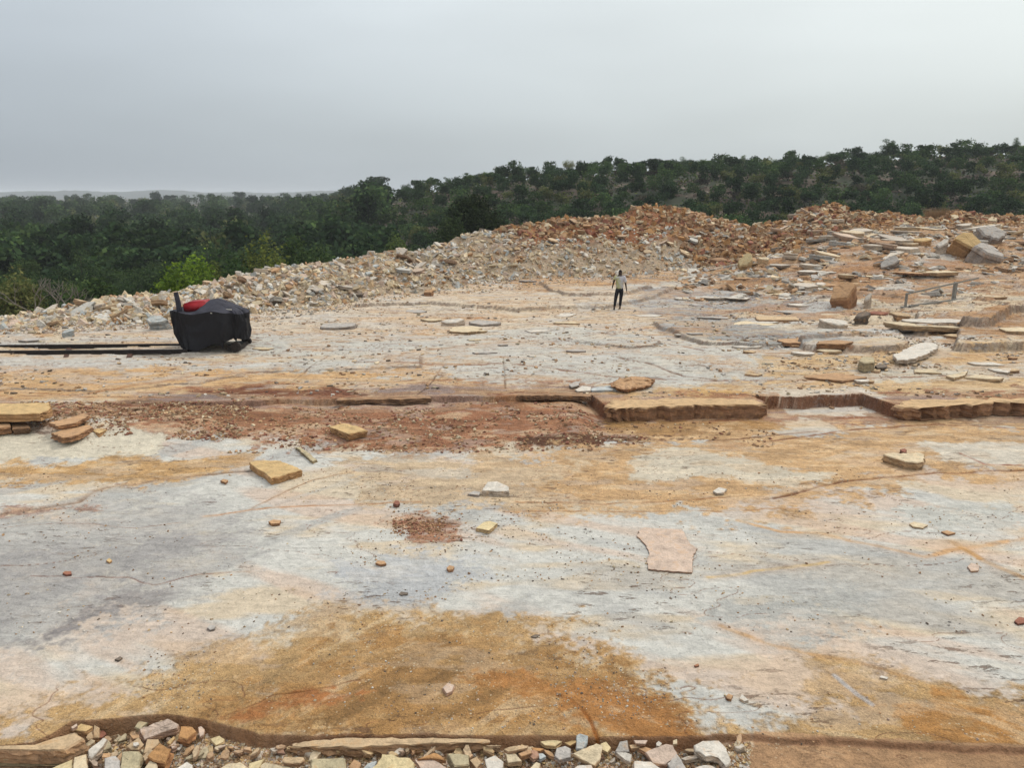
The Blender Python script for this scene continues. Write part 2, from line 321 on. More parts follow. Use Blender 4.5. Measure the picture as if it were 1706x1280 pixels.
# colour areas of the stone: outline, level, colour, softness (m), edge wander (m), broken-up share, grit
AREAS = [
 ([(-200,500),(1000,470),(1150,500),(1100,560),(700,560),(400,560),(-200,560)],0,C(207,191,170),.8,1.6,.45,.3),
 ([(430,560),(900,545),(1300,545),(1420,570),(1300,650),(700,652),(450,640)],0,C(196,191,180),.5,1.0,.15,.1),
 ([(-200,596),(200,600),(340,600),(420,620),(300,640),(-200,625)],0,C(196,190,180),.3,.6,.3,.1),
 ([(1180,520),(1260,545),(1400,560),(1400,585),(1250,580),(1130,560),(1080,535)],0,C(146,146,144),.25,.7,.35,.2),
 ([(1050,488),(1290,485),(1330,505),(1200,530),(1060,520)],0,C(150,150,150),.3,1.2,.5,.3),
 ([(850,440),(1200,440),(1200,478),(850,482)],0,C(190,150,108),.6,1.2,.25,.8),
 ([(1180,400),(2200,360),(2200,560),(1560,556),(1480,500),(1340,474),(1180,470)],0.4,C(182,142,102),.6,1.4,.25,1),
 ([(1400,520),(1480,470),(1600,440),(1620,450),(1520,480),(1460,520)],0.2,C(190,182,170),.3,.5,.2,.2),
 ([(1430,500),(1640,490),(1800,500),(1800,540),(1400,540)],0.1,C(205,186,158),.4,.8,.3,.3),
 ([(1250,600),(1900,580),(1900,664),(1480,668),(1420,652),(1100,650),(1250,635)],0,C(205,172,128),.3,.9,.3,.5),
 ([(1420,620),(1706,605),(1706,625),(1440,640)],0,C(200,190,172),.3,.8,.3,.2),
 ([(-300,626),(400,612),(700,625),(900,648),(860,660),(370,670),(-300,690)],0,C(204,166,120),.4,.9,.3,.4),
 ([(1000,650),(1250,648),(1290,660),(1278,676),(1010,682)],0,C(203,161,102),.15,.35,.1,.6),
 ([(-300,690),(150,684),(380,664),(850,655),(985,656),(1012,678),(1290,670),(1480,668),(1500,672),(1900,662),(1900,716),(1500,706),(1290,712),(1240,732),(1060,738),(960,750),(760,757),(520,752),(380,736),(160,722),(-300,742)],LOW,C(160,110,79),.30,.9,.28,1),
 ([(160,690),(380,668),(600,664),(990,660),(990,675),(700,676),(380,684),(200,700)],LOW,C(118,68,44),.14,.5,.3,1),
 ([(830,735),(960,728),(1230,722),(1240,732),(1080,736),(900,748)],LOW,C(96,60,38),.07,.3,.15,1),
 ([(1012,704),(1280,700),(1330,715),(1200,726),(1020,722)],LOW,C(170,130,82),.15,.3,.2,.8),
 ([(1290,664),(1430,662),(1480,680),(1440,692),(1300,694)],LOW,C(208,198,184),.08,.3,.15,.2),
 ([(1500,700),(1900,690),(1900,712),(1560,716)],LOW,C(150,112,74),.15,.5,.2,.8),
 ([(760,757),(1060,742),(1300,718),(1500,712),(2000,700),(2000,796),(1600,796),(1440,812),(1290,836),(1100,856),(900,858),(700,800)],LOW,C(202,164,120),.4,1.1,.3,.85),
 ([(560,757),(800,755),(960,770),(900,850),(640,836),(540,790)],LOW,C(198,174,144),.35,.8,.4,.6),
 ([(1060,762),(1110,746),(1180,756),(1290,775),(1400,790),(1320,812),(1220,800),(1080,800)],LOW,C(204,192,172),.12,.45,.28,.35),
 ([(1540,742),(1650,738),(1800,745),(1800,782),(1640,778),(1560,770)],LOW,C(206,196,180),.12,.4,.2,.3),
 ([(-300,748),(200,732),(265,738),(262,758),(140,768),(-300,776)],LOW,C(208,198,178),.1,.3,.08,.1),
 ([(-300,780),(60,774),(250,764),(430,756),(420,780),(250,806),(-300,818)],LOW,C(200,160,110),.2,.55,.25,.9),
 ([(-300,850),(200,845),(440,850),(470,890),(420,940),(300,985),(150,1040),(60,1080),(-300,1100)],LOW,C(176,172,167),.7,.9,.3,.15),
 ([(-100,965),(200,905),(400,880),(260,955),(60,1010),(-100,1040)],LOW,C(160,156,153),.5,.8,.4,.15),
 ([(20,1075),(130,1020),(230,985),(250,995),(150,1040),(60,1085)],LOW,C(138,132,130),.22,.4,.35,.15),
 ([(560,960),(640,930),(760,940),(770,985),(700,1030),(600,1010)],LOW,C(180,180,180),.5,.7,.3,.2),
 ([(1160,1000),(1300,960),(1400,985),(1440,1040),(1330,1070),(1230,1050)],LOW,C(178,176,170),.4,.6,.4,.3),
 ([(1500,850),(1706,830),(1706,880),(1560,890)],LOW,C(192,190,182),.2,.4,.2,.2),
 ([(60,1192),(230,1140),(330,1105),(420,1078),(480,1050),(580,1022),(700,1014),(870,1018),(900,1040),(990,1078),(1050,1100),(1075,1140),(1170,1165),(1220,1195),(1330,1190),(1400,1120),(1500,1105),(1600,1140),(1800,1170),(1900,1300),(-100,1300),(40,1215)],LOW,C(190,155,108),.36,.6,.30,1),
 ([(330,1190),(480,1120),(620,1060),(860,1050),(980,1095),(1060,1150),(1180,1185),(1180,1235),(350,1235)],LOW,C(176,134,84),.4,.75,.45,1),
 ([(360,1200),(430,1168),(560,1150),(640,1148),(600,1168),(470,1190),(400,1212)],LOW,C(168,112,66),.08,.25,.5,.8),
 ([(820,1125),(930,1135),(1060,1160),(1180,1190),(1180,1228),(1050,1226),(960,1190),(860,1165)],LOW,C(174,122,70),.2,.5,.5,.9),
 ([(1480,1180),(1560,1160),(1700,1190),(1706,1245),(1560,1235)],LOW,C(176,128,74),.2,.5,.45,.9),
 ([(1255,1226),(1400,1236),(1620,1250),(2200,1268),(2400,1500),(1200,1500)],LOW-.06,C(178,140,104),.02,.04,.05,.7),
 ([(650,870),(700,858),(745,872),(740,888),(690,893),(655,884)],LOW,C(170,124,96),.22,.4,.5,1),
 ([(0,838),(60,842),(130,838),(160,850),(40,860),(0,862)],LOW,C(170,140,124),.08,.25,.3,.9),
]
LINES = [  # grooves, joints and cracks with dirt in them: path, level, half width (m), colour, depth (m)
 ([(588,606),(640,597),(700,588),(760,582),(850,574),(960,568),(1010,572),(1085,562),(1120,575),(1190,590),(1250,593),(1420,592)],0,.045,C(122,82,60),.03),
 ([(588,608),(680,610),(760,613),(850,612),(950,622),(1020,629),(1100,632),(1180,636),(1260,636),(1400,632),(1706,626),(1900,624)],0,.045,C(134,86,58),.03),
 ([(1030,601),(1080,612),(1140,628),(1200,636)],0,.05,C(120,84,62),.03), ([(690,662),(720,635),(740,612)],0,.02,C(90,70,58),.01),
 ([(838,600),(842,645)],0,.02,C(90,75,62),.01), ([(480,640),(520,612),(545,590)],0,.02,C(110,90,72),.01),
 ([(740,532),(800,528),(1000,548),(1090,543)],0,.05,C(170,110,62),.02), ([(400,640),(560,640),(700,632),(860,634)],0,.04,C(164,118,78),.01),
 ([(0,652),(120,658),(260,640),(330,628),(430,622)],0,.04,C(164,116,76),.01), ([(0,660),(200,660),(330,662)],0,.04,C(150,106,72),.01),
 ([(50,962),(120,963),(215,962),(235,970),(255,977),(290,968),(330,958),(415,956)],LOW,.010,C(120,82,68),.01),
 ([(-50,862),(60,848),(130,836),(150,822),(175,812),(215,808),(280,797),(300,794),(420,784)],LOW,.045,C(128,112,100),.03), ([(420,846),(470,822),(520,800),(590,787)],LOW,.016,C(112,84,62),.01),
 ([(340,860),(420,848),(560,842),(700,836)],LOW,.02,C(180,130,88),0), ([(1230,868),(1290,885),(1370,890),(1450,908),(1540,928),(1580,918),(1706,898)],LOW,.045,C(200,158,112),0),
 ([(1590,905),(1640,935),(1706,962)],LOW,.06,C(186,142,86),0), ([(1180,962),(1240,955),(1380,938)],LOW,.035,C(205,180,130),0),
 ([(1200,1045),(1260,1070),(1340,1090),(1420,1104),(1520,1134)],LOW,.03,C(190,152,106),0), ([(350,1203),(430,1172),(450,1160),(520,1150),(600,1135)],LOW,.012,C(120,76,40),.01),
 ([(996,1232),(985,1204),(972,1185),(950,1168),(930,1160)],LOW,.020,C(150,90,36),.015), ([(1290,832),(1400,802),(1480,796),(1560,788),(1706,785)],LOW,.035,C(118,72,42),.02),
 ([(860,836),(1000,840),(1100,837),(1250,826)],LOW,.022,C(160,110,66),0), ([(840,854),(1000,852),(1200,853),(1330,848)],LOW,.018,C(170,124,76),0),
 ([(1390,1128),(1430,1160),(1452,1175)],LOW,.03,C(178,180,182),0), ([(520,752),(640,748),(700,742)],LOW,.04,C(112,74,50),.02),
 ([(1600,757),(1640,775),(1700,778)],LOW,.03,C(150,84,58),0), ([(0,695),(60,696),(150,690)],LOW,.05,C(90,56,38),0), ([(1280,735),(1420,716),(1560,708),(1706,716)],LOW,.04,C(140,92,60),.01),
 ([(1180,735),(1360,718)],LOW,.04,C(100,60,38),.01), ([(0,880),(100,872),(230,880),(300,870)],LOW,.012,C(150,130,118),0),
]
def rot(x, y, a): c, s_ = math.cos(a), math.sin(a); return x * c + y * s_, -x * s_ + y * c
def floor_colour(x, y, z, I):
    s, t = I['s'], I['t']; n = len(x)
    col = np.zeros((n, 3)); 
    st = fbm(x * .22, y * 1.1, 5, 51); st2 = fbm(x * .6 + 5, y * 1.9, 4, 53)
    pl, ql = rot(x, y, math.radians(47)); pr, qr = rot(x, y, math.radians(-28))
    dl = fbm(pl * .22, ql * 1.5, 5, 55); dr = fbm(pr * .25, qr * 1.3, 5, 57); k = ss(-.5, 2.0, x)[:, None]
    white, cream, pink, grey, ochre = C(203,200,192), C(208,190,164), C(206,178,156), C(174,172,168), C(198,156,108)
    near_c = white + (cream - white) * ss(.46, .64, st2)[:, None] * .9
    near_c = near_c + (pink - near_c) * (ss(.48, .62, dr) * .6)[:, None]
    g = (ss(.50, .34, dl)[:, None] * (1 - k) + ss(.46, .3, dr)[:, None] * k)
    near_c = near_c + (grey - near_c) * g * .75
    far_c = cream + (white - cream) * ss(.45, .6, st)[:, None]
    far_c = far_c + (ochre - far_c) * (ss(.54, .68, st2) * .5)[:, None]; far_c = far_c + (grey - far_c) * (ss(.45, .33, st2) * .6)[:, None]
    nb = ss(17.5, 15.5, y)[:, None]; col = far_c * (1 - nb) + near_c * nb
    grit = .12 + .15 * ss(17, 25, y)
    w1 = fbm(x * .9, y * .9, 4, 61) - .5; w2 = fbm(x * 3.5, y * 3.5, 3, 63) - .5; wl = fbm(x * .35, y * .9, 5, 65)
    w3 = fbm(x * 11, y * 11, 3, 67) - .5
    def put(mask, c, gv=None):
        nonlocal col, grit
        col = col + (np.asarray(c) - col) * mask[:, None]
        if gv is not None: grit = grit + (gv - grit) * mask
    w4 = vnoise(x * 24, y * 24, 69) - .5
    for i, (pts, zl, c, soft, wan, nbk, gv) in enumerate(AREAS):
        P = P_(pts, zl); sd = polysd(x, y, P, soft * 2 + wan * 1.6 + .3); k_ = np.nonzero(sd > -50)[0]
        if not len(k_): continue
        xk, yk = x[k_], y[k_]; sk = sd[k_] + (w1[k_] * 1.9 + w2[k_] * 1.3) * wan + (w3[k_] * 1.1 + w4[k_] * .5) * soft * 1.6
        mk = ss(-soft * .7, soft * .7, sk) * (1 - nbk * ss(.50, .60, fbm(xk * 1.3 + i * 7, yk * 3.1, 5, 70 + i, .6)))
        v_ = (fbm(xk * 1.6, yk * 4.4, 5, 170 + i, .62) if max(p_[1] for p_ in pts) < 1150 else ss(-.5, 2., xk) * fbm(pr[k_] * .8, qr[k_] * 3.2, 5, 170 + i, .66) + (1 - ss(-.5, 2., xk)) * fbm(pl[k_] * .8, ql[k_] * 3.2, 5, 170 + i, .66)) - .5; var = 1 + v_ * (.25 + .95 * gv)
        nc = np.asarray(c)[None, :] * var[:, None]; nc = nc + (C(212, 190, 156) - nc) * (ss(.08, .2, v_) * .5 * gv)[:, None]; col[k_] += (nc - col[k_]) * mk[:, None]; grit[k_] += (gv - grit[k_]) * mk
    # broken layer edges: a thin rusty or grey line
    lw = .018 + .05 * ss(16, 34, y); on = ss(.38, .5, fbm(x * .7, y * 1.2, 4, 81))
    e1 = ss(1.0, .2, I['d'] / lw) * on * .75
    put(e1, C(120,78,54)); fan = ss(.5, 0, I['d']) * ss(.5, .62, wl) * .5 * ss(15, 20, y); put(fan, C(196,152,104))
    h = np.modf(np.abs(np.sin(I['q'] * 12.9898) * 43758.5))[0]
    for lo, c in ((.0, C(190,188,184)), (.5, C(208,184,152))):
        put(((h >= lo) & (h < lo + .25)) * .35 * (1 - I['near']), c)
    # right and back: rusty earth between ledges
    put(I['right'] * ss(.47, .60, wl) * .6, C(172,126,88), 1)
    # cut faces
    w5_ = fbm(x * 1.3, y * .8, 3, 83)
    f = ss(-.09, -.03, I['sdB']) * ss(.025, .005, I['sdB']); put(f * (.45 + .5 * ss(SQ(960), SQ(1000), s)), C(118,76,52), .6)
    f = ss(.0, .03, I['sdB']) * ss(.12, .03, I['sdB']); put(f * .3, C(150,104,66))
    f = ss(.11, .05, I['dm']) * .85 * (.6 + .4 * ss(.4, .6, w5_)); put(f, C(128,112,98), .5)
    f = ss(-.035, -.01, I['sdL']) * ss(.05, .015, I['sdL']); put(f * .85, C(150,112,84) * (1 + (vnoise(x * 3, y * 70, 7) - .5) * .5).mean(), .3)
    f = ss(.02, .06, I['sdL']) * ss(SQ(1290), SQ(1250), s); put(f * .9, C(172,138,108), 1)
    dsp = np.zeros(n); w5 = fbm(x * 3, y * 3, 2, 90)
    for i, (pts, zl, hw, c, dp) in enumerate(LINES):
        L = P_(pts, zl); dd = linesd(x, y + w2 * .10, L, .6); m = ss(hw * 1.7, hw * .4, dd) * (.5 + .5 * ss(.4, .55, w5))
        k_ = np.nonzero(dd < 50)[0]
        if not len(k_): continue
        mk = m[k_]; col[k_] += (np.asarray(c) - col[k_]) * (mk * .9)[:, None]; dsp[k_] += mk * dp
        halo = ss(hw * 6, 0, dd[k_]) * .22 * ss(.45, .6, wl[k_]); col[k_] += (C(196,150,104) - col[k_]) * halo[:, None]
    # heaps: dirt between the stones
    hm = ss(.0, .08, t); put(hm, C(176,156,132), 1)
    org = ss(SQ(830), SQ(900), s) * ss(.35, .55, t + (w1) * .4); put(hm * np.maximum(org, ss(SQ(1170), SQ(1230), s)), C(150,98,64), 1)
    col *= (1 + (w3 * .18 + w2 * .14)[:, None])
    return np.clip(col, .01, .9), grit, dsp

# ------------------------------------------------------------------ quarry floor sheet
NX, NY = int(1150 * QL), int(1250 * QL)
sv = np.concatenate([np.linspace(-2.4, -.80, 50)[:-1], np.linspace(-.80, .80, NX - 98), np.linspace(.80, 2.4, 50)[1:]]); ly_ = np.linspace(math.log(1.2), math.log(76), 5000); yy_ = np.exp(ly_)
dn = 1 + 1.6 * ((yy_ > 6.2) & (yy_ < 7.2)) + .9 * ((yy_ > 15.8) & (yy_ < 18.8)) - .9 * (yy_ < 5.4); dn = np.cumsum(dn); yv = np.exp(np.interp(np.linspace(dn[0], dn[-1], NY), dn, ly_))
SS_, YY = np.meshgrid(sv, yv); gx_ = (SS_ * YY).ravel(); gy_ = YY.ravel()
gzv, INFO = floor_h(gx_, gy_, True); gcol, ggrit, gdsp = floor_colour(gx_, gy_, gzv, INFO)
gzv = gzv - gdsp
ii = np.arange(NX * NY).reshape(NY, NX)
quads = np.stack([ii[:-1, :-1], ii[:-1, 1:], ii[1:, 1:], ii[1:, :-1]], -1).reshape(-1, 4)
me = mesh_np('quarry_floor', np.stack([gx_, gy_, gzv], 1), [quads], gcol, 'POINT', True)
at = me.attributes.new('grit', 'FLOAT', 'POINT'); at.data.foreach_set('value', ggrit.astype(np.float32))
tag(link('quarry_floor', me, M_GROUND), kind='structure')

# ------------------------------------------------------------------ land beyond: valley, ridge, plain to the horizon
RU = [(-300,-1),(450,-1),(520,-.5),(600,1.6),(700,4.2),(860,7.0),(1000,8.3),(1130,8.9),(1250,9.2),(1400,10.2),(1500,11.2),(1706,11.8),(2200,12.8)]
RS, RZ = np.array([SQ(u) for u, _ in RU]), np.array([z for _, z in RU])
def land(x, y):
    r = np.hypot(x, y); Y = np.maximum(y, r * .55); s = np.clip(x / np.maximum(Y, 1), -1.3, 1.3)
    base = -6.5 + 3.4 * ss(90, 380, Y) + 3.5 * ss(SQ(500), SQ(1000), s) * ss(150, 70, Y)
    zr = np.interp(s, RS, RZ); rg = ss(SQ(420), SQ(720), s)
    z = base + np.maximum(zr - base, 0) * rg * ss(66, 150, Y) ** .9
    z = z + (fbm(x * .03, y * .03, 4, 201) - .5) * (2.2 + 1.5 * ss(100, 300, Y)) + (fbm(x * .15, y * .15, 3, 203) - .5) * .8
    yc = np.interp(s, TS, TC); z = np.where(Y < yc + 3, np.minimum(z, -7.5), z)
    side = ss(1.02, 1.12, np.abs(x) / np.maximum(y, .01)); z = np.where((y < 45) & (side > 0), z * (1 - side) + side * -.35, z)
    z = np.where(y < 3, -.7 * ss(2, 30, r) - .35, z)
    return np.where(r > 1800, z - (r - 1800) * .004, z)
rr = np.concatenate([np.linspace(0, 40, 12)[1:], np.exp(np.linspace(math.log(42), math.log(230), 210)), np.exp(np.linspace(math.log(235), math.log(4300), 60))])
aa = np.concatenate([np.linspace(-math.pi, -.75, 40)[:-1], np.linspace(-.75, .75, 420), np.linspace(.75, math.pi, 40)[1:]])
A_, R_ = np.meshgrid(aa, rr); lx, ly = (R_ * np.sin(A_)).ravel(), (R_ * np.cos(A_)).ravel(); lz = land(lx, ly)
n1 = fbm(lx * .22, ly * .22, 4, 211); n2 = fbm(lx * .9, ly * .9, 3, 213); n3 = fbm(lx * .07, ly * .07, 3, 215)
tc_ = np.tile(np.array([.030, .036, .020]), (len(lx), 1)); tc_ += (np.array([.075, .058, .042]) - tc_) * ss(.5, .62, n1)[:, None]
tc_ += (np.array([.16, .115, .088]) - tc_) * (ss(.50, .60, n2) * ss(.44, .54, n3))[:, None] * .8
fl_ = (ly < 3) | (np.abs(lx) / np.maximum(ly, .01) > 1.0) & (ly < 45); tc_[fl_] = C(190, 165, 130)
jj = np.arange(len(lx)).reshape(len(rr), len(aa)); lq = np.stack([jj[:-1, :-1], jj[:-1, 1:], jj[1:, 1:], jj[1:, :-1]], -1).reshape(-1, 4)
tag(link('ground', mesh_np('ground', np.stack([lx, ly, lz], 1), [lq], tc_, 'POINT', True), M_TERR), kind='structure')
# hazy hills on the horizon
hv, hc = [], []
NH = 260
for k_ in range(6):
    a = np.linspace(-.72, .72, NH); rad = 2300 + k_ * 90
    prof = np.maximum(0, (fbm(a * 9 + 4, a * 0 + 1.5, 3, 221) - .22) * 60) * (0.35 + .65 * ss(-.72, -.2, a) * ss(-.02, -.42, a)) + 3
    h_ = [0, .55, .85, 1.0, .9, .5][k_] * prof + (vnoise(a * 210, a * 0 + k_, 5) - .5) * 2.2 * (k_ in (2, 3, 4))
    hv.append(np.stack([rad * np.sin(a), rad * np.cos(a), -12 + h_ + (12 if k_ else 0)], 1))
hv = np.concatenate(hv); kk = np.arange(len(hv)).reshape(6, NH)
hq = np.stack([kk[:-1, :-1], kk[:-1, 1:], kk[1:, 1:], kk[1:, :-1]], -1).reshape(-1, 4)
tag(link('hills', mesh_np('hills', hv, [hq], np.tile([.035, .045, .035], (len(hv), 1)), 'POINT', True), M_TERR), kind='structure')

# ------------------------------------------------------------------ stones
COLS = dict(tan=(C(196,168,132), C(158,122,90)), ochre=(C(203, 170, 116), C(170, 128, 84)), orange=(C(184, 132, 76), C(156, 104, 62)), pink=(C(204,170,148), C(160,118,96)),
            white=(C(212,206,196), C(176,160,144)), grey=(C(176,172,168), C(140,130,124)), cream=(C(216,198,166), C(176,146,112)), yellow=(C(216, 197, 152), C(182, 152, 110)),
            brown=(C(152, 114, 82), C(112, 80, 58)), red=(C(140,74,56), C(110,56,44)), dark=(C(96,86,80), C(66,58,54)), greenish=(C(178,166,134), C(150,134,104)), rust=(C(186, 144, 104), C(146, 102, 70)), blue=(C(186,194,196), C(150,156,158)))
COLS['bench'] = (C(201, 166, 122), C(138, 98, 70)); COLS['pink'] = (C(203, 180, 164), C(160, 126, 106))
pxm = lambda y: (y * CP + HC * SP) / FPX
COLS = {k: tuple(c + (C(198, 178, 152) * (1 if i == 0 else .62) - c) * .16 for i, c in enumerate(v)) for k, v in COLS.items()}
def build_stone(name, top, thick, ctop, cside, jit=.03, seg=.05, slope=(0, 0), rng=RNG, undercut=.06):
    """one broken piece of layered stone from its top outline (world x, y) and its top level"""
    P = np.array([p[:2] for p in top], float); Z = np.array([p[2] for p in top], float)
    if np.sum(P[:, 0] * np.roll(P[:, 1], -1) - np.roll(P[:, 0], -1) * P[:, 1]) < 0: P = P[::-1]; Z = Z[::-1]
    size = float(np.ptp(P, axis=0).max()); hs = .5 * math.sqrt(float(np.ptp(P[:, 0]) * np.ptp(P[:, 1]))); tf = min(thick / max(hs, 1e-3), 1.0); R, RZ_ = [], []
    for i in range(len(P)):
        a, b = P[i], P[(i + 1) % len(P)]; L = np.linalg.norm(b - a); k = max(1, min(9, int(L / seg)))
        nrm = np.array([b[1] - a[1], a[0] - b[0]]) / max(L, 1e-6)
        for j in range(k):
            t = j / k; q = a + (b - a) * t + nrm * rng.normal(0, 1) * min(jit * size * .35, L * .1) * (j > 0); R.append(q); RZ_.append(Z[i] + (Z[(i + 1) % len(P)] - Z[i]) * t)
    R = np.array(R); RZ_ = np.array(RZ_); n = len(R); c = R.mean(0); cz = RZ_.mean(); V, rings = [], []
    j2 = lambda s_: rng.normal(0, s_, (n, 2))
    def ring(f, dz, s_, zz=None):
        q = c + (R - c) * f + j2(s_); z = (cz + (RZ_ - cz) * min(f, 1)) + dz + rng.normal(0, s_ * .6, n); rings.append(np.arange(n) + sum(len(v) for v in V)); V.append(np.column_stack([q, z]))
    th = thick; js = min(jit * min(size, .5) * .22, th * .12); bo = name == 'boulder'
    if bo:
        js = jit * min(size, 1.2) * .35; ring(.30, -.02 * th, js); ring(.62, -.06 * th, js * 1.4); ring(.86, -.16 * th, js); ring(1.0, -.36 * th, js); undercut = .14
    else: ring(.45, 0, js * 1.6); ring(.78, 0, js); ring(1 - .10 * tf, 0, js * .8); ring(1.0, -.10 * th, js)
    uc = undercut if bo else rng.uniform(-.12, .22) * tf; js2 = max(js, min(th, .12) * .10); ring(1 + rng.uniform(-.10, .06) * tf, -.30 * th, js2); ring(1 + rng.uniform(-.10, .06) * tf, -.36 * th, js2); ring(1 - uc * .6, -.64 * th, js2); ring(1 - uc * .6 + rng.uniform(-.06, .06) * tf, -.70 * th, js2); ring(1 - uc * 1.3, -th, js)
    V.append(np.array([[*c, cz + rng.normal(0, js)], [*c, cz - th]])); ct = sum(len(v) for v in V) - 2; Vv = np.concatenate(V)
    Q, T, tq, tt = [], [], [], []
    for k in range(len(rings) - 1):
        a, b = rings[k], rings[k + 1]; Q.append(np.stack([a, b, np.roll(b, -1), np.roll(a, -1)], 1))
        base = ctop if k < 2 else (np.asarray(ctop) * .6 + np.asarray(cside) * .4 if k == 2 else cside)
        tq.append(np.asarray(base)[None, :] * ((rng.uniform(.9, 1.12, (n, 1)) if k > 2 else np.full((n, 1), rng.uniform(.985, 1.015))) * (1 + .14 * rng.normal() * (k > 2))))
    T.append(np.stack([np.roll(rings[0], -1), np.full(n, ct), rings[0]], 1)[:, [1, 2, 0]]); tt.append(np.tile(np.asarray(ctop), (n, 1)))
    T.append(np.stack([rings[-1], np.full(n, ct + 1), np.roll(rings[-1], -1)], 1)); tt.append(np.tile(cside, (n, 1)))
    o = np.array([c[0], c[1], Vv[:, 2].min()])
    me = mesh_np(name, Vv - o, [np.concatenate(Q), np.concatenate(T)], np.clip(np.concatenate(tq + tt), .01, .9), 'FACE')
    ob = link(name, me, M_STONE); ob.location = o; return ob
def hero(pts, col, label, zo=0.0, th=.08, tu=0.0, tv=0.0, name='stone_slab', cat='stone', jit=.03, group=None, seg=None, under=.06, zb=None):
    um, vm = np.mean([p[0] for p in pts]), np.mean([p[1] for p in pts]); z = LOW if vm > 690 else 0.0 if vm > 430 else 2.6
    for _ in range(8):
        x, y = W(um, vm, z + zo + th); zn = gz(x, y) if zb is None else zb; z = zn if vm > 430 else z * .6 + zn * .4
    if vm < 565:                                     # far away: real width and height, a plausible depth
        us, vs = [p[0] for p in pts], [p[1] for p in pts]; z = 0.0 if vm > 430 else 2.0
        for _ in range(10): x, y = W((min(us) + max(us)) / 2, max(vs), z); z = z * .6 + gz(x, y) * .4
        k = pxm(y); w = (max(us) - min(us)) * k; d = min(w * .62, 1.3); h = max(.05, (max(vs) - min(vs)) * k - d * .10); y += d * .45; n = 5 + int(um) % 3; rg = np.random.default_rng(int(um * 7 + vm))
        th_ = (np.arange(n) + rg.uniform(-.3, .3, n)) * 2 * math.pi / n; rd = rg.uniform(.72, 1.15, n); z = gz(x, y - d * .3); tl = rg.uniform(-.3, .3); bl_ = name == 'boulder'
        top = [(x + math.cos(a) * q * w / 2, y + math.sin(a) * q * d / 2, z + h * (1 + tl * math.cos(a) + .22 * math.sin(a))) for a, q in zip(th_, rd)]
        ct, cs = COLS[col]; o = build_stone('rock_block' if bl_ else name, top, h + .12 + .1 * bl_, ct, cs, .08, .16, rng=rg)
        if bl_: sg = 1 if int(um) % 2 else -1; o.rotation_euler = (rg.uniform(.2, .5), sg * rg.uniform(.25, .5), rg.uniform(-.3, .3)); o.location.z += .08; o.name = 'boulder'
        tag(o, label, cat, group); return o
    sx = max(p[0] for p in pts) - min(p[0] for p in pts) + 1e-6; sy = max(p[1] for p in pts) - min(p[1] for p in pts) + 1e-6
    zt = z + zo + th; top = []
    for u, v in pts:
        q = zt + tu * (u - um) / sx + tv * (v - vm) / sy; top.append((*W(u, v, q), q))
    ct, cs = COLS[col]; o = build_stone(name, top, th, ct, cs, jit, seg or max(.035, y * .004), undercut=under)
    tag(o, label, cat, group); return o

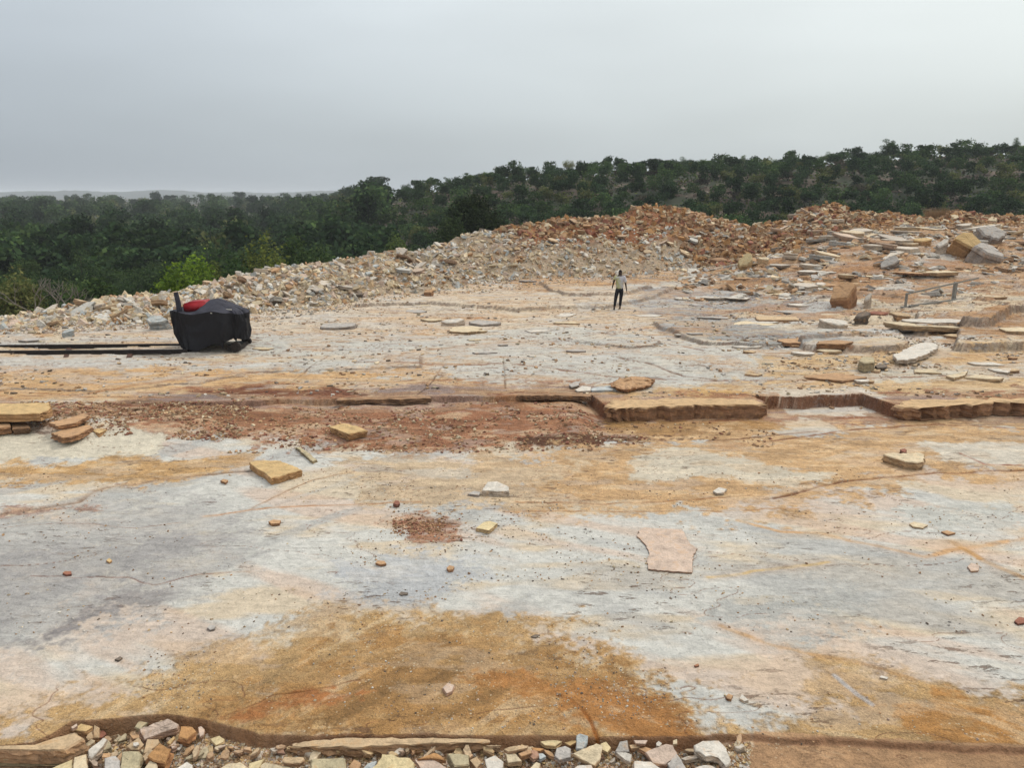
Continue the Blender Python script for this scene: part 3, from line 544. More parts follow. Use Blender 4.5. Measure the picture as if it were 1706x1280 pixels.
# --- pieces in the trough along the near edge
FR = [
 ([(-60,1248),(60,1250),(108,1250),(141,1231),(128,1220),(92,1230),(60,1246),(-60,1246)],'tan','long layered stone ledge at the lower left corner, below the pale slab',.02,.15,0,0,'stone_ledge'),
 ([(-60,1266),(100,1266),(118,1262),(118,1254),(-60,1254)],'greenish','flat greenish-tan step lying in front of the lower left ledge',-.02,.08,0,0,'stone_ledge'),
 ([(478,1244),(500,1236),(560,1231),(700,1230),(815,1232),(817,1236),(700,1240),(575,1245)],'tan','long brown stone ledge with gravel on top running below the ochre slab edge',.0,.13,0,0,'stone_ledge'),
 ([(120,1217),(135,1206),(155,1211),(143,1219)],'ochre','flat ochre piece at the upper left end of the near rubble',.06,.05,0,0), ([(118,1212),(128,1206),(129,1210),(121,1215)],'pink','tiny pinkish wedge left of the flat ochre piece',.06,.03,0,0),
 ([(157,1207),(166,1213),(165,1230),(155,1230)],'tan','upright tan brick-shaped stone beside a small rust-red stone',.05,.06,0,-.05), ([(143,1230),(148,1219),(157,1217),(155,1230),(146,1234)],'tan','small leaning tan block left of the upright brick-shaped stone',.04,.05,0,0),
 ([(166,1219),(172,1217),(177,1224),(170,1229),(166,1230)],'red','small rust-red stone beside the upright brick-shaped stone',.04,.04,0,0), ([(139,1251),(133,1248),(152,1232),(158,1234),(157,1237)],'cream','short pale bar leaning beside the lower left ledge',.04,.05,.02,-.03),
 ([(146,1251),(173,1229),(178,1232),(172,1243),(153,1264),(147,1262)],'white','long narrow bright stone pointing up to the right',.05,.07,0,-.06), ([(123,1262),(143,1256),(147,1284),(122,1284)],'cream','pale square-edged block at the bottom left, right of the ledge',.05,.10,0,0,'stone_block'),
 ([(174,1263),(193,1259),(201,1268),(201,1287),(174,1287)],'grey','light grey pitted block on the bottom border of the photo',.06,.10,0,0,'stone_block'), ([(84,1282),(121,1265),(121,1290),(90,1290)],'yellow','yellowish-tan flat stone in front of the lower left ledge',.05,.06,0,0),
 ([(232,1215),(262,1204),(280,1198),(298,1208),(295,1213),(268,1222),(240,1233)],'pink','large pinkish slab tilted towards the camera, biggest on the left of the near rubble',.10,.06,.05,-.10),
 ([(224,1212),(232,1201),(246,1204),(238,1211),(234,1216)],'greenish','olive-tan wedge behind the large pinkish tilted slab',.06,.06,0,0), ([(301,1210),(320,1211),(327,1219),(311,1233),(297,1229)],'orange','bright orange-brown block right of the large pinkish slab',.05,.09,0,-.03,'stone_block'),
 ([(330,1212),(335,1210),(341,1217),(339,1225),(333,1228)],'pink','small rounded pink stone right of the orange-brown block',.05,.05,0,0), ([(350,1232),(365,1226),(374,1232),(372,1237),(360,1242),(354,1237)],'yellow','isolated yellowish stone lying on the gravel patch',.01,.04,0,0),
 ([(210,1244),(231,1229),(240,1241),(231,1250),(219,1250)],'tan','tan wedge carrying a small white chip',.07,.06,0,-.03), ([(222,1238),(230,1237),(232,1241),(226,1244),(222,1243)],'white','small white chip resting on a tan wedge',.14,.02,0,0),
 ([(239,1256),(245,1232),(264,1232),(266,1238),(248,1254)],'tan','kite-shaped tan stone behind the orange cube',.05,.05,0,-.04), ([(245,1260),(266,1238),(285,1248),(275,1272),(255,1268)],'orange','orange cube-like block with a pale rim in the near rubble',.06,.10,.02,-.08,'stone_block'),
 ([(203,1252),(231,1251),(236,1257),(230,1287),(200,1287)],'greenish','big olive-tan block on the bottom border left of the orange cube',.05,.12,0,-.03,'stone_block'), ([(239,1283),(250,1266),(262,1273),(262,1289),(242,1289)],'cream','pale stone under the orange cube on the bottom border',.04,.09,0,0),
 ([(361,1280),(381,1268),(401,1265),(412,1273),(412,1290),(361,1290)],'cream','wide smooth cream boulder on the bottom border below the gravel patch',.04,.12,0,0,'boulder'), ([(295,1280),(311,1269),(321,1275),(321,1290),(297,1290)],'white','rough whitish stone with a pink side on the bottom border',.03,.08,0,0),
 ([(290,1248),(306,1234),(303,1245),(298,1250)],'white','thin white splinter on the gravel right of the orange cube',.02,.03,0,0), ([(278,1238),(290,1227),(292,1230),(283,1241)],'ochre','thin ochre bar leaning behind the orange cube',.06,.04,0,-.02),
 ([(283,1240),(292,1236),(295,1243),(287,1248)],'pink','small pinkish-grey cobble right of the orange cube',.03,.05,0,0), ([(470,1268),(472,1262),(505,1262),(508,1266),(500,1272),(474,1272)],'tan','flat tan slab with a dark underside left of the square olive block',.08,.05,0,0),
 ([(517,1265),(575,1263),(577,1288),(517,1288)],'greenish','large square-cut olive-tan block on the bottom border',.05,.14,0,.0,'stone_block'), ([(433,1276),(440,1271),(485,1279),(470,1290),(433,1290)],'cream','pale wedge between the yellow stone and the flat tan slab',.04,.06,0,0),
 ([(415,1272),(440,1265),(430,1284),(412,1286)],'yellow','yellow flat stone right of the smooth cream boulder',.04,.07,0,0), ([(581,1278),(590,1265),(601,1271),(598,1287),(583,1287)],'rust','orange-tan upright flake right of the square olive block',.05,.06,0,0),
 ([(604,1282),(612,1273),(628,1268),(622,1284),(606,1288)],'blue','blue-white splinter in the dark gap beside the big yellow slab',.05,.04,0,-.04), ([(620,1280),(628,1274),(637,1257),(652,1257),(664,1263),(682,1263),(690,1272),(690,1290),(620,1290)],'yellow','largest yellow-cream slab in the centre of the bottom border',.12,.05,0,-.04),
 ([(691,1267),(720,1266),(733,1272),(744,1280),(740,1288),(705,1288)],'pink','ragged pinkish flat stone right of the largest yellow slab',.06,.04,0,0), ([(697,1265),(723,1255),(735,1260),(742,1267),(720,1264)],'orange','peaked orange flake leaning against the long brown ledge',.08,.04,0,0),
 ([(745,1256),(760,1256),(780,1258),(782,1275),(757,1277)],'greenish','stepped olive-grey block leaning against the long brown ledge',.05,.11,0,0,'stone_block'), ([(782,1267),(794,1261),(802,1271),(794,1281)],'tan','tan stone between the stepped olive block and the white pentagon',.04,.06,0,0),
 ([(808,1266),(825,1259),(839,1270),(836,1286),(812,1286)],'white','white five-sided slab in front of red soil',.07,.04,0,-.04), ([(839,1249),(856,1244),(880,1243),(878,1247),(846,1253)],'tan','thin tan slab on top of two stacked tan stones',.10,.03,0,0),
 ([(863,1256),(883,1249),(886,1255),(868,1261)],'rust','orange-tan brick under the thin tan slab',.07,.05,0,0), ([(842,1256),(860,1257),(870,1269),(846,1271)],'cream','cream square stone lowest of the stacked tan stones',.05,.05,0,0),
 ([(885,1246),(906,1248),(900,1252),(888,1251)],'orange','narrow orange chip near the stacked tan stones',.05,.03,0,0), ([(892,1256),(905,1256),(910,1261),(900,1266)],'blue','small bluish-white stone left of the grey hexagonal slab',.05,.03,0,0),
 ([(927,1247),(942,1243),(951,1248),(950,1262),(932,1267),(924,1260)],'grey','grey-white hexagonal slab left of the triangular cream slab',.08,.04,0,-.03), ([(954,1256),(976,1247),(994,1239),(1004,1243),(999,1267),(991,1276),(972,1267)],'cream','triangular cream slab with a pointed left tip',.08,.05,0,-.05),
 ([(960,1226),(966,1222),(980,1226),(979,1237),(971,1249),(960,1248)],'blue','bluish-white tongue of stone hanging over the near slab edge',.10,.06,0,-.08), ([(1025,1252),(1033,1236),(1045,1234),(1048,1253),(1028,1254)],'grey','grey upright slab standing above a greenish-white wedge',.08,.04,0,-.06),
 ([(1026,1254),(1043,1254),(1053,1258),(1050,1270),(1042,1267)],'white','greenish-white wedge below the grey upright slab',.07,.04,0,-.03), ([(1075,1254),(1090,1247),(1110,1240),(1121,1242),(1128,1255),(1126,1262),(1110,1274),(1088,1272)],'pink','broad pinkish-cream slab with an orange lower edge',.08,.05,0,-.06),
 ([(1112,1273),(1127,1256),(1135,1266),(1144,1282),(1120,1288)],'grey','pale grey wedge leaning on the broad pinkish-cream slab',.08,.04,0,-.02), ([(1157,1242),(1170,1235),(1197,1234),(1210,1247),(1217,1265),(1216,1272),(1210,1278),(1197,1263),(1185,1260),(1175,1261),(1166,1254),(1158,1252)],'white','largest white boot-shaped slab at the right end of the near rubble',.06,.07,0,-.05),
 ([(1057,1268),(1085,1270),(1103,1283),(1100,1290),(1056,1290)],'white','wide white stone on the bottom border below the pinkish-cream slab',.07,.06,0,0), ([(1122,1234),(1128,1232),(1128,1240),(1121,1241)],'cream','small cube on top of the broad pinkish-cream slab',.12,.03,0,0),
 ([(1093,1239),(1097,1235),(1103,1239),(1099,1244),(1094,1243)],'white','small white cobble against the near slab edge',.06,.04,0,0), ([(1056,1234),(1079,1234),(1075,1240),(1059,1239)],'pink','flat pinkish-grey chip under the near slab edge',.06,.03,0,0),
 ([(1048,1242),(1067,1240),(1065,1246),(1051,1248)],'tan','flat tan chip right of the grey upright slab',.06,.03,0,0), ([(1157,1280),(1172,1275),(1188,1277),(1200,1290),(1157,1290)],'white','white flat stone at the bottom border under the boot-shaped slab',.03,.05,0,0),
 ([(1064,1248),(1075,1245),(1090,1250),(1078,1256)],'rust','rusty wedge behind the broad pinkish-cream slab',.05,.04,0,0), ([(1000,1240),(1010,1236),(1018,1246),(1012,1254),(1004,1250)],'yellow','yellow upright flake right of the triangular cream slab',.05,.04,0,0),
 ([(950,1286),(962,1276),(985,1275),(990,1286),(970,1292)],'white','pale stone on the bottom border under the triangular cream slab',.05,.06,0,0), ([(880,1284),(893,1270),(900,1272),(897,1288)],'cream','pale leaning flake on the bottom border below the bluish-white stone',.05,.05,0,-.03),
 ([(900,1236),(923,1233),(936,1236),(925,1243),(908,1242)],'yellow','crumbly yellow stone against the slab edge above the hexagonal slab',.05,.04,0,0), ([(940,1238),(958,1233),(962,1236),(950,1243)],'ochre','ochre flake between the hexagonal slab and the slab edge',.06,.03,0,0),
]
for r_ in FR:
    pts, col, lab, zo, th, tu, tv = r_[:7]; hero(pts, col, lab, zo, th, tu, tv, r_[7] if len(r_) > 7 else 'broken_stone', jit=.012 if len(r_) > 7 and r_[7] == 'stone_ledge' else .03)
# --- single pieces on the open floor
MID = [
 ([(415,770),(440,767),(468,768),(503,783),(452,797)],'ochre','ochre-topped slab with a pale grey cut side, left of the small grey bar',0,.14,'stone_slab'),
 ([(548,711),(572,705),(596,710),(612,717),(580,723)],'ochre','cream block with an orange broken front lying on the red debris',0,.16,'stone_block'),
 ([(493,745),(500,745),(528,766),(521,769)],'greenish','narrow grey-green stone bar beside the ochre-topped slab',0,.06,'stone_bar'),
 ([(803,817),(812,803),(828,802),(848,811),(848,818),(828,819)],'white','white stone with a grey front on the pale floor, right of centre',0,.10,'broken_stone'),
 ([(779,823),(790,818),(800,820),(798,825)],'grey','small grey flake left of the white stone with a grey front',0,.04,'broken_stone'),
 ([(793,880),(806,870),(815,868),(829,872),(815,884)],'yellow','yellowish chip standing on the pale floor below the white stone',0,.06,'broken_stone'),
 ([(1061,892),(1066,883),(1074,879),(1100,881),(1137,882),(1146,900),(1150,907),(1162,914),(1154,928),(1153,954),(1118,952),(1080,948),(1078,938),(1082,922),(1074,906)],'pink','flat pinkish plate with a notched outline lying on the pale slab',0,.03,'stone_slab'),
 ([(1471,757),(1487,754),(1500,756),(1533,754),(1541,757),(1540,768),(1528,771),(1508,769)],'cream','thick pale block with a brown side on the right of the floor',0,.17,'stone_block'),
 ([(1016,636),(1030,629),(1052,625),(1078,626),(1092,631),(1080,640),(1045,646),(1024,642)],'rust','brown rounded boulder with a grey left end behind the trench',0,.17,'boulder'),
 ([(948,641),(960,635),(966,636),(964,642),(952,645)],'grey','small grey lump left of two white flat pieces',0,.05,'broken_stone'), ([(958,649),(970,643),(985,645),(984,651),(962,652)],'white','left of two white flat pieces beside the brown boulder',0,.05,'broken_stone'),
 ([(985,647),(1010,643),(1030,644),(1029,649),(986,651)],'blue','right of two white flat pieces, touching the brown boulder',0,.05,'broken_stone'),
 ([(-60,675),(30,672),(82,671),(84,680),(66,689),(-60,692)],'ochre','thick ochre slab with a grey end overhanging a hollow at the left edge',.20,.17,'stone_slab'),
 ([(-40,707),(12,700),(18,710),(-40,718)],'rust','rusty block under the overhanging ochre slab at the left edge',.0,.16,'broken_stone'), ([(18,706),(42,702),(50,712),(20,715)],'brown','brown block deep in the hollow below the overhanging ochre slab',.0,.14,'broken_stone'),
 ([(80,704),(110,698),(140,688),(149,692),(128,704),(96,710)],'rust','tilted rust-coloured slab with a grey tip right of the overhanging slab',.08,.10,'stone_slab'),
 ([(85,722),(110,715),(150,708),(154,712),(130,724),(105,729)],'rust','lower rust slab split along its layers, in front of the tilted one',.02,.12,'stone_slab'),
 ([(150,716),(165,712),(178,716),(165,722)],'ochre','small ochre stone at the right end of the split rust slab',0,.09,'broken_stone'),
 ([(735,536),(750,533),(774,533),(776,543),(738,544)],'white','white and orange flat block left of the long grey beam-like stone',0,.22,'stone_block'),
 ([(776,541),(828,536),(831,540),(778,544)],'grey','long grey beam-like stone on the far floor',0,.14,'stone_bar'), ([(522,546),(560,543),(584,541),(592,546),(560,551),(526,551)],'grey','long grey slab propped up over a dark shadow, mid-left of the far floor',.08,.10,'stone_slab'),
 ([(703,488),(714,484),(725,487),(725,494),(705,494)],'rust','squat orange block near the foot of the grey rubble bank',0,.28,'stone_block'), ([(583,491),(598,489),(608,491),(600,496),(584,495)],'dark','dark slab at the foot of the grey rubble bank, left of the orange block',0,.14,'stone_slab'),
 ([(101,557),(113,551),(121,556),(115,563),(104,562)],'blue','pale blue-white stone on the far floor left of the covered machine',0,.12,'broken_stone'),
 ([(1231,442),(1231,430),(1247,425),(1258,424),(1258,436),(1248,447),(1237,447)],'yellow','large yellow slab standing on edge at the foot of the orange slope',0,.30,'boulder'), ([(1262,440),(1270,434),(1283,436),(1280,444),(1266,446)],'cream','smaller cream block right of the standing yellow slab',0,.25,'broken_stone'),
 ([(1185,428),(1200,420),(1213,418),(1216,426),(1195,431)],'brown','dark brown slab leaning above a shadow left of the standing yellow slab',.1,.2,'stone_slab'),
 ([(1576,396),(1634,396),(1634,428),(1576,428)],'ochre','big ochre boulder with a white end among the right-hand boulders',.0,.8,'boulder'),
 ([(1618,388),(1676,388),(1676,414),(1618,414)],'grey','big grey boulder leaning on the ochre boulder at the right',.25,.7,'boulder'),
 ([(1604,411),(1662,411),(1662,438),(1604,438)],'grey','long grey boulder with a weathered face tilted below the other two right-hand boulders',.0,.42,'boulder'),
 ([(1560,410),(1575,404),(1582,418),(1572,424)],'white','whitish block left of the big ochre boulder',.3,.4,'broken_stone'), ([(1475,438),(1486,431),(1500,429),(1508,436),(1496,443),(1480,443)],'grey','lone grey wedge on the rusty slope below the ochre flagstone',0,.3,'boulder'),
 ([(1524,408),(1535,401),(1557,398),(1558,403),(1544,410)],'ochre','ochre flagstone on the rusty slope left of the big boulders',.2,.3,'stone_slab'), ([(1455,418),(1480,414),(1502,412),(1500,418),(1470,422)],'brown','brown broken ledge piece left of the ochre flagstone',.1,.3,'stone_slab'),
 ([(1390,508),(1402,490),(1424,482),(1440,486),(1446,500),(1420,512),(1396,517)],'rust','jagged red-brown heap-like block left of the wooden trestle',0,.5,'boulder'), ([(1440,500),(1444,489),(1452,492),(1452,508),(1443,510)],'white','white stone against the jagged red-brown block',0,.35,'broken_stone'),
 ([(1488,592),(1512,580),(1540,570),(1561,572),(1564,579),(1540,591),(1512,600),(1494,600)],'white','white slab tilted up at its right end on the stepped ledges',.06,.13,'stone_slab'),
 ([(1424,533),(1430,524),(1446,523),(1451,530),(1450,540),(1428,541)],'dark','upright dark grey-green block standing on the far floor at the right',0,.42,'stone_block'),
 ([(1366,544),(1392,534),(1424,537),(1426,546),(1380,549)],'white','flat white slab touching the upright dark block',0,.14,'stone_slab'), ([(1449,521),(1482,520),(1484,526),(1452,528)],'red','reddish cut block behind the upright dark block',0,.4,'stone_block'),
 ([(1485,528),(1508,523),(1524,526),(1512,534),(1488,534)],'tan','tan block right of the reddish cut block',0,.3,'stone_block'), ([(1431,601),(1437,594),(1456,595),(1457,603),(1440,605)],'greenish','small grey-tan block beside a dark green flask-like stone',0,.25,'stone_block'),
 ([(1458,609),(1466,606),(1478,608),(1477,612),(1462,613)],'dark','small dark green rounded stone right of the grey-tan block',0,.08,'broken_stone'), ([(1576,626),(1596,622),(1612,618),(1608,625),(1590,630)],'cream','thin cream flake on the bench right of the grey-tan block',0,.07,'stone_slab'),
 ([(1688,362),(1700,358),(1760,358),(1760,374),(1690,374)],'cream','large pale cut block at the right border on top of the spoil',.0,1.0,'stone_block'),
 ([(1503,752),(1499,749),(1507,747),(1511,750),(1508,754)],'red','dark red cobble behind the thick pale block',0,.08,'pebble'), ([(655,839),(658,834),(664,834),(666,838),(661,841)],'red','dark red cobble alone on the pale floor above the brown crumb patch',0,.07,'pebble'),
 ([(625,938),(629,934),(641,935),(644,939),(634,941)],'rust','rusty pebble pair-sized lump below the brown crumb patch',0,.04,'pebble'), ([(744,946),(749,942),(757,944),(755,949),(747,950)],'rust','round orange pebble right of the rusty lump',0,.04,'pebble'),
 ([(665,990),(668,986),(680,988),(679,991),(668,992)],'dark','black chip on the bluish floor above the ochre stain',0,.015,'pebble'), ([(884,1061),(892,1057),(900,1058),(893,1063)],'dark','black flake on the upper edge of the ochre stain',0,.015,'pebble'),
 ([(737,1146),(746,1138),(757,1142),(753,1152),(744,1156)],'pink','white-tipped reddish stone in the middle of the ochre stain',0,.04,'pebble'), ([(1232,1164),(1236,1157),(1247,1167),(1240,1169)],'white','white chip at the right edge of the ochre stain',0,.03,'pebble'),
 ([(1465,1129),(1468,1126),(1480,1129),(1478,1132)],'white','thin white flake right of the ochre stain',0,.02,'pebble'), ([(1612,944),(1618,938),(1632,942),(1630,951),(1618,952)],'pink','pinkish rounded flake on the far right of the pale slab',0,.03,'pebble'),
 ([(1515,873),(1522,869),(1546,875),(1538,880),(1522,878)],'cream','shell-shaped cream flake on the right of the pale slab',0,.03,'pebble'), ([(1568,886),(1578,884),(1592,888),(1580,891)],'rust','rusty flake right of the shell-shaped cream flake',0,.03,'pebble'),
 ([(1188,818),(1198,812),(1211,815),(1206,821),(1194,822)],'white','white flake on the ochre-stained floor right of centre',0,.05,'pebble'), ([(447,869),(455,866),(468,867),(466,872),(452,873)],'rust','double rusty lump on the grey floor left of centre',0,.05,'pebble'),
 ([(104,955),(108,952),(118,952),(119,957),(110,958)],'red','reddish pebble on the grey streaked slab at the left',0,.03,'pebble'), ([(177,934),(182,930),(186,934),(182,937)],'ochre','ochre pebble on the grey streaked slab at the left',0,.03,'pebble'),
 ([(345,1046),(350,1041),(359,1043),(357,1048),(350,1050)],'grey','small grey-white stone on the pale slab left of the ochre stain',0,.03,'pebble'), ([(191,1099),(200,1094),(204,1096),(198,1101)],'dark','dark chip low on the pale slab at the left',0,.02,'pebble'),
 ([(367,801),(372,798),(380,800),(376,804)],'rust','left one of two rusty chips below the ochre-topped slab',0,.05,'pebble'), ([(1156,1109),(1163,1106),(1165,1109),(1159,1111)],'red','red chip right of the ochre stain',0,.02,'pebble'),
 ([(1209,1160),(1214,1156),(1221,1159),(1218,1166),(1211,1164)],'rust','orange chip left of the white chip at the ochre stain',0,.03,'pebble'), ([(1690,1035),(1698,1028),(1708,1030),(1706,1038),(1696,1040)],'red','red pebble on the right border of the pale slab',0,.03,'pebble'),
 ([(132,514),(139,508),(146,513),(140,517)],'white','pointed white stone on the left rim of the spoil',.1,.3,'broken_stone'), ([(74,528),(84,518),(94,524),(92,531),(80,532)],'cream','rounded cream stone on the far left rim of the spoil',.1,.3,'broken_stone'),
 ([(252,541),(262,530),(277,532),(284,544),(268,549)],'blue','blue-white boulder just left of the covered machine',0,.3,'boulder'), ([(800,382),(812,379),(830,380),(826,387),(806,388)],'cream','cream slab on the crest of the spoil where the tall dark tree ends',.2,.3,'stone_slab'),
 ([(860,384),(868,379),(878,382),(870,388),(862,388)],'white','white block on the orange spoil right of the green bush',.2,.4,'broken_stone'), ([(693,412),(715,404),(732,402),(728,408),(705,416)],'cream','long cream slab sticking out of the crest left of the tall dark tree',.3,.2,'stone_slab'),
 ([(765,408),(780,399),(792,402),(788,412),(772,414)],'tan','square tan slab on the crest below the tall dark tree',.3,.3,'stone_slab'), ([(1388,352),(1402,345),(1414,350),(1410,358),(1394,359)],'grey','large grey block on the right-hand spoil peak',.2,.6,'boulder'),
 ([(1026,372),(1038,366),(1048,370),(1044,380),(1034,382)],'yellow','yellow slab standing on the face of the orange mound',.2,.3,'stone_slab'),
]
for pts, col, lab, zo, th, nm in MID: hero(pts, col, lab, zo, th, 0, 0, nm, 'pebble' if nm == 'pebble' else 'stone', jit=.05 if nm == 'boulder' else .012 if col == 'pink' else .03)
# --- the long broken blocks along the bench edge
for pts, col, lab, zo_, th, nm in [
 ([(1008,681),(1060,678.5),(1130,676),(1200,675),(1279,673),(1262,666),(1180,664.5),(1080,665),(1016,668)],'bench','long thick ochre-topped block with a brown broken front at the middle of the bench edge',0,.34,'stone_ledge'),
 ([(1492,677),(1560,675),(1640,672),(1712,670),(1900,666),(1900,662),(1700,663),(1560,666),(1500,669)],'bench','thick ochre-topped block with a brown front at the right end of the bench edge',0,.32,'stone_ledge'),
 ([(860,659.5),(900,659),(945,659.5),(984,660),(980,656),(920,655),(866,655.5)],'brown','low brown block end showing from the debris left of the long thick block',0,.12,'stone_ledge'),
 ([(560,667),(640,665.5),(720,664),(716,660.5),(620,661.5),(562,663)],'brown','thin brown ledge end above the red debris in the middle-left',0,.10,'stone_ledge')]:
    o = hero(pts, col, lab, zo_, th, 0, 0, nm, 'rock ledge', jit=.04, zb=-th + .035)
# --- pale flagstones spread on the right-hand terrace
r = np.random.default_rng(5)
FLAG = [(1330,398),(1350,390),(1362,404),(1378,378),(1392,394),(1400,382),(1412,402),(1425,388),(1436,380),(1442,396),(1452,404),(1460,386),(1472,378),(1480,392),(1486,400),(1500,384),(1512,376),(1518,390),(1540,374),(1560,384),(1575,378),(1600,382),(1640,380),(1680,388),(1420,410),(1385,408),(1345,412),(1310,404),(1292,418),(1318,424),(1366,430),(1384,422),(1352,440),(1300,436),(1270,424),(1690,402),(1700,412),(1532,382)]
def rnd_outline(cx, cy, a, b, ang, n, rg):
    th = np.sort((np.arange(n) + rg.uniform(-.32, .32, n)) * 2 * math.pi / n); rad = rg.uniform(.78, 1.1, n)
    rad = rad * np.where(rg.uniform(0, 1, n) < .22, .78, 1); px, py = np.cos(th) * rad * a, np.sin(th) * rad * b; return [(cx + p * math.cos(ang) - q * math.sin(ang), cy + p * math.sin(ang) + q * math.cos(ang)) for p, q in zip(px, py)]
FC = ['grey', 'white', 'blue', 'cream', 'white', 'grey', 'pink']
def free_stone(x, y, a, b, th, col, zo, tilt, label, group, name='broken_stone', cat='stone', n=None, rg=r, seg=None):
    z = gz(x, y) + zo + th; O = rnd_outline(x, y, a, b, rg.uniform(0, 3.14), n or int(rg.integers(5, 8)), rg); d = rg.uniform(0, 6.28)
    top = [(p, q, z + ((p - x) * math.cos(d) + (q - y) * math.sin(d)) * tilt) for p, q in O]
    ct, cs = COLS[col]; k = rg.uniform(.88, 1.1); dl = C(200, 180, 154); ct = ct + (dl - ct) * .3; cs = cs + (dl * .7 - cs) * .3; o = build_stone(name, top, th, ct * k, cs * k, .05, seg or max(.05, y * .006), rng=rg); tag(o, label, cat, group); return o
FLAG += [(float(r.uniform(1300, 1560)), float(r.uniform(376, 408))) for _ in range(34)] + [(float(r.uniform(1560, 1706)), float(r.uniform(374, 400))) for _ in range(10)]
for i, (u, v) in enumerate(FLAG):
    z = 2.0
    for _ in range(6): x, y = W(u, v, z + .2); z = z * .5 + gz(x, y) * .5
    if y > 62: continue
    big = 1 if v > 415 else 0; col = FC[i % 7]
    free_stone(x, y, r.uniform(.5, 1.5), r.uniform(.35, .8), r.uniform(.14, .34), col, r.uniform(-.16, .02), r.uniform(0, .2),
               'pale flagstone lying loose on the rusty slope in front of the stacked flagstones' if big else 'pale flagstone in the jumble of large flat slabs on the right-hand terrace', 'flagstones on the rusty slope' if big else 'flagstones on the right-hand terrace', 'flagstone', 'flagstone')
# --- larger pieces lying in the spoil banks
def heap_xy(u, t):
    s_ = SQ(u) * .985; yb, yc = np.interp(s_, TS, TB), np.interp(s_, TS, TC); y = yb + (yc - yb) * t; return s_ * y, y
for i in range(78):
    u, t = r.uniform(30, 1690), r.uniform(.05, 1.0); x, y = heap_xy(u, t); orange = (u > 830 and t > .45) or u > 1190
    col = r.choice(['rust', 'tan', 'ochre', 'brown', 'pink', 'cream'] if orange else ['white', 'grey', 'cream', 'pink', 'blue', 'tan'])
    free_stone(x, y, r.uniform(.25, .6), r.uniform(.18, .42), r.uniform(.08, .2), col, r.uniform(.0, .12), r.uniform(.1, .7),
               'larger rusty piece bedded in the orange spoil on the right and centre' if orange else 'larger pale piece bedded in the whitish spoil bank on the left', 'larger pieces in the orange spoil' if orange else 'larger pieces in the whitish spoil', 'spoil_stone', 'stone')
# --- long broken sheets and ledges lying on the floor
LEDGE = 'cream white grey cream rust tan white grey'.split()
for i in range(92):
    zone = i % 4
    if zone < 2: u, v = r.uniform(1230, 1700), r.uniform(440, 640)
    elif zone == 2: u, v = r.uniform(860, 1400), r.uniform(458, 560)
    else: u, v = r.uniform(20, 1100), r.uniform(505, 600)
    if 260 < u < 430 and v > 500 or 1480 < u < 1640 and 465 < v < 530 or 990 < u < 1070: continue
    z = 0.0
    for _ in range(6): x, y = W(u, v, z); z = z * .5 + gz(x, y) * .5
    L_ = r.uniform(.3, 1.3) * (1.15 if zone < 2 else .7) * (.55 if v > 555 else 1); n_ = int(r.integers(5, 8)); th_ = (np.arange(n_) + r.uniform(-.4, .4, n_)) * 2 * math.pi / n_; O_ = [(x + math.cos(t_) * L_ * r.uniform(.62, 1.1), y + math.sin(t_) * L_ * .6 * r.uniform(.6, 1.1)) for t_ in th_]
    tk = r.uniform(.06, .16) * (1.3 if zone < 2 else .7); zt = z + tk * r.uniform(.25, .6); d = r.uniform(-.03, .03); ct, cs = COLS[LEDGE[i % 8]]; k = r.uniform(.9, 1.08)
    o = build_stone('broken_sheet', [(p, q, zt + (p - x) * d) for p, q in O_], tk, ct * k, cs * k * .85, .05, .16, rng=r)
    tag(o, ('broken rock sheet lying among the stepped ledges on the right' if zone < 2 else 'thin rock sheet on the far floor around the walking person' if zone == 2 else 'thin rock sheet on the far floor between the machine and the spoil foot'), 'rock sheet', ('rock sheets among the right-hand ledges', 'rock sheets among the right-hand ledges', 'rock sheets around the person', 'rock sheets left of the person')[zone])
# --- smaller broken pieces between the big ones in the trough
r = np.random.default_rng(9); k_ = 0
while k_ < 118:
    u, v = r.uniform(105, 1235), r.uniform(1212, 1282)
    x, y = W(u, v, LOW - .2); I_ = floor_h(np.array([x]), np.array([y]), True)[1]
    if I_['sdL'][0] < .07 or (320 < u < 480 and v < 1262) or (480 < u < 620 and v < 1262): continue
    lft = u < 420; col = r.choice(['tan', 'cream', 'ochre', 'pink', 'rust', 'orange', 'greenish'] if lft else ['cream', 'white', 'tan', 'ochre', 'rust', 'red', 'pink', 'orange'])
    free_stone(x, y, r.uniform(.03, .10), r.uniform(.025, .06), r.uniform(.02, .06), col, r.uniform(0, .05), r.uniform(0, .8),
               'hand-sized broken piece wedged between the larger stones, lower left' if lft else 'hand-sized broken piece wedged between the larger stones along the bottom', 'small broken pieces lower left' if lft else 'small broken pieces along the bottom', 'rubble_piece', 'stone', seg=.03); k_ += 1

